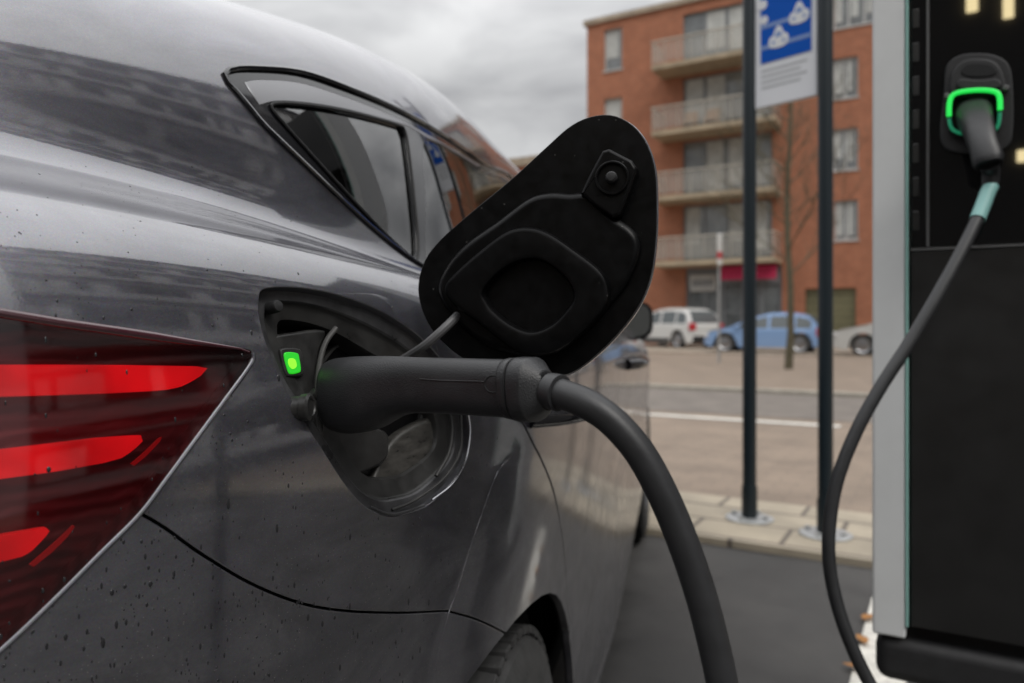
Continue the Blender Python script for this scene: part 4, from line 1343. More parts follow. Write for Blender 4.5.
for z in slab_z:
    q = MB(); q.bevel_box((bl0, BF - 1.5, z - .22), (bl1, BF - .003, z), .03)
    bo = q.build('balcony', M_SLAB, None); bo.rotation_euler = (0, 0, ROT); place_child(bo, flat)
    g = MB(); g.box((bl0 + .04, BF - 1.47, z + .1), (bl1 - .04, BF - 1.45, z + .98)); g.box((bl0 + .04, BF - 1.44, z + .1), (bl0 + .06, BF - .02, z + .98)); g.box((bl1 - .06, BF - 1.44, z + .1), (bl1 - .04, BF - .02, z + .98))
    go = g.build('glass_panel', M_RAILG, None, smooth=False); go.rotation_euler = (0, 0, ROT); place_child(go, bo)
    r = MB()
    n = 9
    for k in range(n + 1):
        a = bl0 + .05 + (bl1 - bl0 - .1) * k / n
        r.box((a - .011, BF - 1.5, z + .003), (a + .011, BF - 1.475, z + 1.02))
    r.box((bl0, BF - 1.52, z + 1.02), (bl1, BF - 1.44, z + 1.07))
    r.box((bl0, BF - 1.43, z + 1.02), (bl0 + .05, BF - .02, z + 1.07)); r.box((bl1 - .05, BF - 1.43, z + 1.02), (bl1, BF - .02, z + 1.07))
    ro = r.build('railing', M_RAIL, None, smooth=False); ro.rotation_euler = (0, 0, ROT); place_child(ro, bo)
# things standing on the balconies
M_WICK = mat('wicker', (.34, .20, .11), .8)
def chair(a, b, z, lab):
    t = empty('balcony_chair', tuple(EA * a + EB * b + Vector((0, 0, z))), lab, 'chair')
    q = MB(); T = Matrix.Translation(EA * a + EB * b + Vector((0, 0, z))) @ RM
    q.bevel_box((-.3, -.3, .32), (.3, .3, .46), .05, T); s_ = q.build('seat', M_WICK, t)
    q = MB(); q.bevel_box((-.3, .18, .48), (.3, .3, .92), .05, T); q.build('backrest', M_WICK, t)
    for x in (-.25, .25):
        for y in (-.25, .25):
            q = MB(); q.box((x - .02, y - .02, .002), (x + .02, y + .02, .34), T); q.build('leg', M_WICK, t)
    return t
for x, lab in ((690, 'left of the two brown wicker chairs on the second balcony from the top'), (712, 'brown wicker chair nearer the middle of the second balcony from the top')):
    a = px_b(x, 120, BF - .7)[0]; chair(a, BF - .7, slab_z[2], lab)
# shop front
rbox('shop_front', (sh0, BF + .22, .05), (sh1, BF + .28, SHOP[3]), M_SHOP, flat)
sp = MB()
n = 5
for k in range(n + 1):
    a = sh0 + (sh1 - sh0 - .12) * k / n
    sp.box((a, BF + .1, .06), (a + .12, BF + .215, SHOP[3] - .01))
sp.box((sh0, BF + .08, SHOP[3] - .8), (sh1, BF + .095, SHOP[3] - .01))
so_ = sp.build('shop_frame', M_FRAMEG, None, smooth=False); so_.rotation_euler = (0, 0, ROT); place_child(so_, flat)
sg = MB(); sg.box((sh0 + .1, BF + .17, .2), (sh1 - .1, BF + .18, SHOP[3] - .85))
so_ = sg.build('shop_glass', M_PANE, None, smooth=False); so_.rotation_euler = (0, 0, ROT); place_child(so_, flat)
x0, z1 = px_b(690, 275, BF); x1, z0 = px_b(716, 291, BF)
q = MB(); q.bevel_box((x0, BF - .02, z0), (x1, BF + .075, z1), .03)
sgn = q.build('shop_sign', mat('sign_white', (.5, .5, .48), .6, var=.1, vscale=3), None); sgn.rotation_euler = (0, 0, ROT)
prop(sgn, 'small pale rectangular sign above the dark shop front', 'sign')
q = MB()
for k in range(4):
    w_ = (x1 - x0) / 5
    q.box((x0 + w_ * (k + .6), BF - .03, z0 + .22), (x0 + w_ * (k + 1.3), BF - .022, z1 - .22))
so_ = q.build('sign_mark', M_FRAMEG, None, smooth=False); so_.rotation_euler = (0, 0, ROT); place_child(so_, sgn)
x0, z1 = px_b(723, 265, BF - .4); x1, z0 = px_b(778, 277, BF - .4)
aw_ = MB()
aw_.loft([[Vector((x, BF + .05, z1 + .12)), Vector((x, BF - .75, z1 - .10)), Vector((x, BF - .78, z0 - .08)), Vector((x, BF - .74, z0 - .08)), Vector((x, BF - .70, z1 - .16)), Vector((x, BF + .05, z1 + .04))] for x in (x0, x1)])
ao = aw_.build('awning', M_AWN, None, smooth=False); ao.rotation_euler = (0, 0, ROT); prop(ao, 'crimson cloth awning over the shop entrance', 'awning')
gq = MB()
for k in range(8):
    zz = GAR[3] * k / 8
    gq.bevel_box((gd0, BF + .15, .06 + zz * .98), (gd1, BF + .2, .05 + (zz + GAR[3] / 8) * .975), .012)
so_ = gq.build('garage_door', M_DOORG, None); so_.rotation_euler = (0, 0, ROT); place_child(so_, flat)
# low wing further along the street
wing = empty('brick_wing', tuple(EA * (a_l - 12) + EB * (BF + 9)), 'lower orange brick building with a pale flat roof edge beyond the car roof', 'building')
hz = .95 + 163 / 740 * 44
rbox('wall', (a_l - 24, BF + 4, 0), (a_l - .3, BF + 14, hz - .5), M_BRICK, wing)
rbox('roof', (a_l - 24.2, BF + 3.8, hz - .5), (a_l - .3, BF + 14.2, hz), M_COPING, wing)
for k in range(6):
    for j in range(3):
        q = MB(); aa = a_l - 22 + 3.6 * k; zz = 1 + 3 * j
        q.bevel_box((aa, BF + 3.93, zz), (aa + 1.5, BF + 3.998, zz + 1.5), .02)
        so_ = q.build('window', M_FRAME, None); so_.rotation_euler = (0, 0, ROT); place_child(so_, wing)
        q = MB(); q.box((aa + .1, BF + 3.9, zz + .1), (aa + 1.4, BF + 3.928, zz + 1.4))
        g_ = q.build('pane', M_PANE, None, smooth=False); g_.rotation_euler = (0, 0, ROT); place_child(g_, so_)

# office block that closes the road behind the charging station (mirrored in the paintwork)
tower = empty('office_block', tuple(EA * 27), 'tall grey office block with rows of windows at the end of the street', 'building')
M_TOWER = mat('tower_cladding', (.04, .042, .05), .7, var=.2, vscale=.4)
M_TBAND = mat('tower_band', (.60, .60, .61), .6)
M_TGLASS = mat('tower_glass', (.75, .76, .77), .3, var=.6, vscale=.5)
TA = 22.0
rbox('wall', (TA, -2.5, 0), (TA + 14, 45, 28.5), M_TOWER, tower)
tb = MB(); tw = MB()
for k in range(7):
    z = 1.2 + 3.8 * k
    tb.box((TA - .25, -2.5, z), (TA - .003, 45, z + .8))
    tb.box((TA - .12, -2.5, z + 2.9), (TA - .003, 45, z + 3.05))
to = tb.build('cladding_band', M_TBAND, None, smooth=False); to.rotation_euler = (0, 0, ROT); place_child(to, tower)
rr = random.Random(5)
for k in range(7):
    z = 2.15 + 3.8 * k
    tw = MB(); y = -2.2
    while y < 43:
        L_ = rr.choice((.7, 1.3, 2.2))
        if rr.random() < .7: tw.box((TA - .08, y, z), (TA - .004, y + L_, z + 1.6))
        y += L_ + rr.choice((.3, .5, 1.0, 2.4))
    to = tw.build('window_row', M_TGLASS, None, smooth=False); to.rotation_euler = (0, 0, ROT); place_child(to, tower)
# shops behind the camera, lit inside
shops = empty('shop_building', tuple(EB * -19), 'dark low building with lit shop windows behind the parking bays', 'building')
rbox('wall', (-26, -24, 0), (19, -14, 10), mat('dark_render', (.09, .088, .085), .8, var=.2, vscale=.5), shops)
M_LIT = mat('lit_window', (.8, .7, .45), .4, emit=(1., .82, .45), estr=9.0)
# ------------------------------------------------------------------ charging station
ST0 = at_depth(906, 400, 1.15); ST0.z = 0
M_SBLACK = mat('station_glass_black', (.0045, .0045, .0048), .012, spec=.55)
M_SMATTE = mat('station_black', (.010, .0098, .0098), .38, var=.2, vscale=12, rvar=.08)
M_SGREY = mat('station_grey', (.60, .61, .61), .45, var=.06, vscale=6)
M_TEAL = mat('glass_edge', (.30, .54, .49), .25)
M_SLINE = mat('station_seam', (.10, .10, .10), .4)
station = empty('charging_station', tuple(ST0 + EA * .2 + EB * .1), 'black charging cabinet with a pale grey edge and a plugged socket', 'charging station')
SM = Matrix.Translation(ST0) @ RM
def sbox(name, a, b, m, parent=station, bev=.003, seg=2):
    q = MB(); q.bevel_box(a, b, bev, SM, seg); return q.build(name, m, parent)
def spx(px, py, off=0.):
    return on_plane(px, py, ST0 - EB * off, EB)
def sloc(px, py, off=0.):
    p = spx(px, py, off) - ST0; return p.dot(EA), p.z
zs = sloc(1000, 246)[1]
zb = .95 - (636 - HY) / F * 1.16
sbox('upper_cabinet', (.006, .0, zs + .002), (.46, .24, 1.86), M_SBLACK)
sbox('lower_cabinet', (.006, .0, zb + .02), (.46, .24, zs - .002), M_SMATTE)
sbox('seam_trim', (.006, -.0022, zs - .0016), (.46, .05, zs + .0016), M_SLINE, bev=.0006)
sbox('side_panel', (-.047, -.004, zb), (-.0003, .245, 1.87), M_SGREY, bev=.004, seg=3)
sbox('glass_edge', (.0002, -.006, zb + .02), (.0034, .24, 1.86), M_TEAL, bev=.001)
base = MB(); base.bevel_box((-.044, .004, zb - .075), (.46, .235, zb - .003), .02, SM, 4); base.build('base', M_RUBBER, station)
ped = MB(); ped.bevel_box((.10, .09, .0), (.36, .22, zb - .07), .01, SM); ped.build('pedestal', M_SMATTE, station)
vg = MB()
xr = sloc(928, 150)[0]
for k in range(14):
    z = zs + .03 + .052 * k
    vg.bevel_box((.0085, -.0009, z), (xr - .012, .002, z + .030), .0015, SM)
vg.build('vent_grille', M_SMATTE, station)
sbox('panel_bead', (xr - .002, -.0025, zs + .004), (xr + .0015, .003, 1.86), M_SLINE, bev=.0008)
# socket
SPX, SPY, SPN = EA, Vector((0, 0, 1)), -EB
SPM = frame_matrix(ST0, SPX, SPY, SPN)
def spoly(pts, off=0., n=80):
    return resample(smooth_line([sloc(*q, off) for q in pts], 5, True), n)
plate = spoly([(944, 92), (946, 68), (957, 57), (975, 54), (995, 56), (1009, 66), (1013, 90), (1013, 130), (1008, 147), (990, 154), (960, 154), (944, 148), (940, 130)])
sock = prism(plate, SPM, -.001, .006, .003, 3).build('socket', M_RUBBER, station)
lid = spoly([(950, 92), (952, 72), (962, 61), (976, 58), (992, 60), (1002, 70), (1006, 92), (990, 98), (962, 98)], .012)
prism(lid, SPM, .004, .013, .004, 3).build('socket_lid', M_RUBBER, sock)
slot = spoly([(961, 72), (966, 65), (978, 63), (991, 65), (997, 72), (990, 76), (978, 77), (967, 76)], .014)
prism(slot, SPM, .010, .0145, .001).build('lid_slot', M_SEAM, sock)
lip = spoly([(960, 79), (978, 80), (998, 79), (1000, 88), (978, 90), (958, 88)], .016)
prism(lip, SPM, .010, .018, .003).build('lid_grip', M_RUBBER, sock)
r_out = spoly([(946, 112), (948, 98), (956, 91), (975, 88), (994, 89), (1002, 95), (1003, 112), (1001, 126), (994, 133), (975, 137), (957, 135), (948, 128)], .020, 96)
r_in = inset2(r_out, .0075)
ring_prism(r_out, r_in, SPM, .004, .020, .002).build('light_ring_housing', M_RUBBER, sock)
gl_m = mat('green_ring_light', (.02, .35, .08), .4, emit=(.02, 1., .10), estr=.32)
half = [i for i, p in enumerate(r_out) if p[1] > np.mean(r_out[:, 1]) - .004]
bnd = inset2(r_out, .0038)
# the lit arc is the upper half of the ring
order = sorted(half, key=lambda i: math.atan2(bnd[i, 1] - np.mean(bnd[:, 1]), -(bnd[i, 0] - np.mean(bnd[:, 0]))) % (2 * math.pi))
cyy = np.mean(bnd[:, 1]); cxx = np.mean(bnd[:, 0])
order = sorted(half, key=lambda i: -math.atan2(bnd[i, 1] - cyy, bnd[i, 0] - cxx) if math.atan2(bnd[i, 1] - cyy, bnd[i, 0] - cxx) > -1.5 else -math.atan2(bnd[i, 1] - cyy, bnd[i, 0] - cxx) - 2 * math.pi)
arc = [SPM @ Vector((*bnd[i], .0222)) for i in order]
tk = MB(); tk.tube(arc, .0035, 10); tk.build('green_light', gl_m, sock)
dim = [SPM @ Vector((*bnd[i], .0195)) for i in range(len(bnd)) if i not in half]
dim_i = sorted([i for i in range(len(bnd)) if i not in half], key=lambda i: math.atan2(bnd[i, 1] - cyy, bnd[i, 0] - cxx))
tk = MB(); tk.tube([SPM @ Vector((*bnd[i], .0195)) for i in dim_i], .0026, 8); tk.build('dim_green_light', mat('dim_green', (.02, .14, .09), .3, emit=(.02, .5, .22), estr=.12), sock)
prism(inset2(r_in, -.0005), SPM, .004, .0062, .0).build('socket_well', M_SEAM, sock)
for q in ((947, 96), (1006, 88)):
    c = spx(*q, .016); k = MB(); k.lathe([(.004, -.008), (.004, .002), (.003, .003), (.001, .003)], frame_matrix(c, SPX, SPY, SPN), 14); k.build('lid_pivot', M_SLINE, sock)

# ------------------------------------------------------------------ charging cable
M_HAND = mat('handle_plastic', (.018, .0185, .020), .37, spec=.45, var=.22, vscale=30, bump=.22, bscale=1100, rvar=.10)
M_CABLE = mat('cable_sheath', (.019, .0195, .021), .47, var=.25, vscale=40, bump=.05, bscale=500, rvar=.06)
M_CABLE2 = M_CABLE
wire = empty('charging_cable', tuple(at_depth(552, 389, .42)), 'thick black charging cable whose long handle is plugged into the car', 'cable')
A_, B_ = at_depth(326, 394, .545), at_depth(550, 388, .415)
AX = (B_ - A_).normalized()
UPv = (Vector((0, 0, 1)) - AX * AX.z).normalized()
SIv = AX.cross(UPv).normalized()
prof = [(337, 366, 422, .9), (338.5, 361, 427, .96), (341, 358.3, 430.5, 1), (350, 357, 432.8, 1), (360, 356.3, 432.5, 1), (374, 356, 429, 1), (386, 356, 422.5, .98), (398, 356.3, 416.5, .95), (412, 357, 413.3, .93), (430, 357.5, 413, .92), (455, 358, 414, .92), (480, 358.6, 415.6, .92), (500, 359.0, 417, .93), (511, 359.2, 417.7, .93)]
def sec(px, top, bot, wf, e=2.7, n=40, rx=None):
    # point on the handle's axis plane
    r1 = ray(px, (top + bot) / 2)
    # depth where this column crosses the axis
    t = (px - 326) / (550 - 326)
    d = 1 / ((1 - t) / .545 + t / .415)
    c = at_depth(px, (top + bot) / 2, d)
    hh = (bot - top) / 2 / F * d
    hw = (rx if rx else hh * .80) * wf
    return [c + UPv * (hh * np.sign(math.sin(a)) * abs(math.sin(a)) ** (2 / e)) + SIv * (hw * np.sign(math.cos(a)) * abs(math.cos(a)) ** (2 / e)) for a in np.linspace(0, 2 * math.pi, n + 1)[:-1]]
pr = smooth_line(prof, 4)
hd = MB(); hd.loft([sec(*q) for q in pr])
handle = hd.build('connector', M_HAND, wire, sharp=50)
cl_ = MB()
cl_.loft([sec(*q) for q in ((511, 359, 418, .95), (512, 358.2, 418.6, 1), (515, 357.6, 419.5, 1), (518, 358, 419.6, 1), (519.5, 358.6, 419.2, .98), (521, 358.3, 420, 1), (522, 357.2, 421.2, 1.02), (525, 356.8, 421.8, 1.03), (534, 356.8, 421.8, 1.03), (536, 357.8, 421, 1.02), (541, 363.5, 417, .94), (546, 369, 412, .88), (548, 372, 410.5, .85))])
cl_.build('end_collar', M_HAND, handle, sharp=40)
grv = MB(); grv.tube(sec(519.4, 358.2, 419.6, .99), .00055, 6, closed=True); grv.tube(sec(511.2, 358.9, 418.0, .96), .00045, 6, closed=True); grv.build('collar_groove', M_SEAM, handle)
# parting line, round emblem recess on the handle side
emb = MB()
tt = (493 - 326) / 224; dd_ = 1 / ((1 - tt) / .545 + tt / .415)
cen = at_depth(493, 384, dd_)
view = (CAM - cen).normalized()
fx = (AX - view * AX.dot(view)).normalized(); fy = view.cross(fx)
hdw = sec(493, 358.8, 416.5, .92)
# nearest point on the handle skin towards the lens
bvh_h = BVHTree.FromPolygons([Vector(v) for v in hd.v], hd.f)
def hskin(px, py, off):
    r = ray(px, py).normalized()
    loc, n, i, d = bvh_h.ray_cast(CAM, r)
    if n.dot(r) > 0: n = -n
    return loc + n * off
loop = [hskin(493 + 8.3 * math.cos(a), 384 + 8.3 * math.sin(a), .0001) for a in np.linspace(0, 2 * math.pi, 33)[:-1]]
emb.tube(loop, .00038, 6, closed=True); emb.build('round_mark', M_SEAM, handle)
pl_ = MB(); pl_.tube([hskin(x, y, .0001) for x, y in ((420, 379), (440, 380.5), (460, 381), (480, 381.6), (484, 382))], .0004, 6)
pl_.tube([hskin(x, y, .0001) for x, y in ((502, 382.5), (508, 383), (510, 383))], .0004, 6); pl_.build('parting_line', M_HAND, handle)
# strain relief
bt = MB()
c0_ = at_depth(549, 390.5, .4155); c1_ = at_depth(560, 393, .410)
bt.tube([c0_, c0_ + (c1_ - c0_) * .5, c1_, c1_ + (c1_ - c0_) * .06], [.0100, .0104, .0104, .0092], 24)
bt.build('strain_relief', M_CABLE, handle)
path = [(552, 391, .4145), (563, 394.5, .409), (585, 403, .403), (612, 421, .398), (640, 453, .394), (664, 497, .392), (684, 545, .390), (700, 592, .389), (712, 637, .388), (722, 683, .387)]
P_ = [at_depth(*q) for q in path]
low = P_[-1]
P_ += [low + Vector((.0045, .0, -.03)), low + Vector((.010, .0, -.08)), low + Vector((.014, .005, -.17)), low + Vector((.015, .02, -.35)), Vector((low.x + .03, low.y + .05, .25)), Vector((low.x + .07, low.y + .10, .06)), Vector((low.x + .16, low.y + .17, .0095)), Vector((low.x + .32, low.y + .20, .0095)), Vector((low.x + .42, low.y + .14, .0095))]
end = [(992, 172, 1.045), (990, 184, 1.035), (985, 200, 1.027), (976, 222, 1.018), (958, 258, 1.008), (936, 298, 1.0), (908, 345, .994), (880, 388, .988), (856, 432, .983), (838, 478, .978), (830, 520, .973), (829, 560, .967), (836, 600, .96), (850, 642, .95), (872, 688, .94)]
E_ = [at_depth(*q) for q in end][::-1]
lo = E_[0]
E_ = [Vector((low.x + .48, low.y + .24, .0095)), Vector((lo.x + .12, lo.y - .10, .05)), Vector((lo.x + .10, lo.y - .06, .22)), Vector((lo.x + .055, lo.y - .03, .38))] + E_
full = smooth_line([tuple(p) for p in P_ + E_], 10)
cab = MB(); cab.tube([Vector(p) for p in full[:-3]], .0084, 20)
# the plug end is slimmer in the picture's scale
cab.build('cable', M_CABLE, wire)
slv = MB(); sp_ = smooth_line([tuple(at_depth(*q)) for q in ((991, 186, 1.034), (987.5, 193, 1.030), (983, 205, 1.025), (977.5, 219, 1.019))], 5)
slv.tube([Vector(p) for p in sp_], .0099, 20); slv.build('cable_tag', mat('teal_sleeve', (.20, .40, .38), .5), wire)
# plug at the station
pg = MB()
pts_ = [(spx(974, 112, .004), .0235, .021), (spx(974, 116, .020), .0235, .021), (spx(975, 119, .030), .022, .021), (at_depth(979, 130, 1.045), .019, .020), (at_depth(984, 147, 1.030), .018, .0195), (at_depth(988, 160, 1.022), .0195, .0205), (at_depth(989, 165, 1.020), .0165, .018)]
rings = []
for i, (c, rx, ry) in enumerate(pts_):
    a = pts_[max(i - 1, 0)][0]; b = pts_[min(i + 1, len(pts_) - 1)][0]
    t = (b - a).normalized(); sx = EA - t * EA.dot(t); sx.normalize(); sy = t.cross(sx)
    rings.append([c + sx * (rx * np.sign(math.cos(q)) * abs(math.cos(q)) ** .75) + sy * (ry * np.sign(math.sin(q)) * abs(math.sin(q)) ** .75) for q in np.linspace(0, 2 * math.pi, 33)[:-1]])
pg.loft([[Vector(p) for p in r] for r in rings])
plug = pg.build('plug', M_HAND, wire, sharp=45)
br_ = MB(); br_.tube([at_depth(989, 164, 1.021), at_depth(991, 172, 1.032), at_depth(990.2, 184, 1.035)], [.0125, .0115, .0105], 16); br_.build('plug_boot', M_CABLE, wire)

# ------------------------------------------------------------------ information sign
M_POST = mat('post_paint', (.005, .012, .017), .4)
M_STEEL = mat('galvanised', (.45, .46, .46), .45, metal=.7, var=.2, vscale=20)
g1, g2 = on_ground(749.5, 519, .03), on_ground(825.5, 535, .03)
sign = empty('information_sign', tuple((g1 + g2) / 2), 'white notice board with a blue panel between two dark posts', 'sign')
for g in (g1, g2):
    q = MB(); q.tube([g, g + Vector((0, 0, 2.2)), g + Vector((0, 0, 3.05))], .0315, 24); po = q.build('post', M_POST, sign)
    q = MB(); q.lathe([(.11, .0), (.11, .008), (.10, .012), (.001, .012)], Matrix.Translation(g), 6 * 4)
    for k in range(4):
        a = R(45 + 90 * k); q.lathe([(.012, .012), (.012, .026), (.001, .028)], Matrix.Translation(g + Vector((.08 * math.cos(a), .08 * math.sin(a), 0))), 8)
    q.build('base_plate', M_STEEL, po)
    q = MB(); q.lathe([(.036, .0), (.036, .14), (.033, .15)], Matrix.Translation(g + Vector((0, 0, .012))), 20, caps=False); q.build('sleeve', M_POST, po)
sa = (g2 - g1); sl = sa.length; sa.normalize(); sn = Vector((sa.y, -sa.x, 0))
if sn.y > 0: sn = -sn
SG = frame_matrix(g1, sa, Vector((0, 0, 1)), sn)
def gbox(name, x0, x1, z0, z1, y0, y1, m, parent=sign, bev=.0):
    q = MB(); (q.bevel_box((x0, z0, y0), (x1, z1, y1), bev, SG) if bev else q.box((x0, z0, y0), (x1, z1, y1), SG)); return q.build(name, m, parent, smooth=bool(bev))
def gz(px, py):
    p = on_plane(px, py, g1, sn) - g1; return p.dot(sa), p.z
zb_ = gz(790, 102)[1]
board = gbox('board', .034, sl - .034, zb_, zb_ + .95, -.01, .01, mat('board_white', (.74, .75, .78), .5, spec=.2), bev=.004)
xa, z1_ = gz(762, 65); xb, _ = gz(812.5, 57)
gbox('blue_panel', xa, xb, z1_, z1_ + .62, .0102, .0125, mat('sign_blue', (.0, .085, .46), .5, spec=.15), board)
M_WL = mat('sign_light', (.74, .75, .77), .5, spec=.2)
M_LL = mat('sign_line', (.20, .30, .55), .5)
for (x, y) in ((762, 50), (762, 29)):
    z = gz(x, y)[1]
    gbox('panel_line', xa + .001, xb - .001, z - .008, z + .010, .0126, .0134, M_LL, board)
def icon(px, py, s):
    x, z = gz(px, py)
    o = np.array([(-.5, -.42), (-.52, -.1), (-.40, .08), (-.30, .10), (-.16, .42), (0, .56), (.16, .42), (.30, .10), (.42, .08), (.52, -.1), (.48, -.42), (.2, -.55), (-.2, -.55)]) * s + (x, z)
    q = prism(resample(smooth_line(o, 4, True), 60), SG, .0126, .0145, 0)
    io = q.build('pictogram', M_WL, board)
    o = np.array([(-.22, -.02), (-.10, .25), (.10, .25), (.22, -.02)]) * s + (x, z)
    prism(resample(o, 24), SG, .0146, .0152, 0).build('pictogram_detail', M_LL, io)
    for dx in (-.28, .28):
        o = np.array([(dx + .09 * math.cos(a), -.26 + .09 * math.sin(a)) for a in np.linspace(0, 6.28, 13)[:-1]]) * s + (x, z)
        prism(o, SG, .0146, .0152, 0).build('pictogram_detail', M_LL, io)
icon(780, 37, .090); icon(800.5, 13, .088)
for (px, py, s) in ((764, 6, .045), (765.5, 21, .04)): 
    x, z = gz(px, py)
    prism(np.array([(math.cos(a), math.sin(a)) for a in np.linspace(0, 6.28, 21)[:-1]]) * s * .5 + (x, z), SG, .0126, .014, 0).build('pictogram', M_WL, board)
M_TXT = mat('sign_text', (.42, .43, .44), .6)
for k in range(4):
    z = z1_ - .035 - .026 * k
    gbox('text_line', xa + .003, xb - .02 - .03 * (k % 2), z - .006, z + .004, .0102, .0108, M_TXT, board)

# ------------------------------------------------------------------ bare tree and the little street sign
M_BARK = mat('bark', (.10, .088, .055), .9, var=.4, vscale=12)
rt = random.Random(11)
tg_ = on_ground(789, 369)
tree = empty('street_tree', tuple(tg_), 'slim bare young street tree on the far side of the road', 'tree')
tr_ = MB(); trunk = [tg_ + Vector((.04 * math.sin(k * 1.3), .03 * math.cos(k * 1.7), z)) for k, z in enumerate((0, .8, 1.8, 2.8, 3.8, 4.8, 5.8, 6.6, 7.3))]
tr_.tube(trunk, [.095, .075, .068, .062, .055, .046, .034, .022, .010], 10); tr_.build('trunk', M_BARK, tree)
cr_ = MB()
def limb(p, d, L, r, depth):
    pts = [p]
    q = p.copy(); dd = d.copy()
    for k in range(4):
        dd = (dd + Vector((rt.uniform(-.18, .18), rt.uniform(-.18, .18), rt.uniform(-.02, .2)))).normalized()
        q = q + dd * (L / 4); pts.append(q.copy())
    cr_.tube(pts, [r, r * .8, r * .6, r * .4, r * .15], 5, caps=False)
    if depth:
        for k in (1, 2, 3, 4):
            for _ in range(2):
                a = rt.uniform(0, 6.28)
                nd = (dd + Vector((math.cos(a), math.sin(a), rt.uniform(-.1, .5))) * .8).normalized()
                limb(pts[k], nd, L * rt.uniform(.35, .6), r * .5, depth - 1)
for k in range(22):
    z = 2.0 + 5.0 * (k / 22) ** .9
    a = k * 2.4
    limb(tg_ + Vector((0, 0, z)), Vector((math.cos(a), math.sin(a), .75)).normalized(), 1.9 - .9 * (k / 22), .020 - .009 * k / 22, 2)
cr_.build('crown', M_BARK, tree, sharp=None)
pg_ = on_ground(719, 363)
psn = empty('street_sign', tuple(pg_), 'small white and red sign on a thin grey pole across the road', 'sign')
hgt = .95 + (325 - 236) / F * pg_.y
q = MB(); q.tube([pg_, pg_ + Vector((0, 0, hgt))], .035, 12); q.build('pole', M_STEEL, psn)
q = MB(); q.bevel_box((-.06, -.28, hgt - .75), (.06, .28, hgt + .02), .03, Matrix.Translation(pg_ + Vector((0, -.06, 0))) @ Matrix.Rotation(R(-16), 4, 'Z')); bo = q.build('sign_board', M_WHITE, psn)
q = MB(); q.bevel_box((-.062, -.284, hgt - .6), (.062, .2, hgt - .42), .01, Matrix.Translation(pg_ + Vector((0, -.06, 0))) @ Matrix.Rotation(R(-16), 4, 'Z')); q.build('red_band', mat('sign_red', (.5, .05, .06), .5), bo)

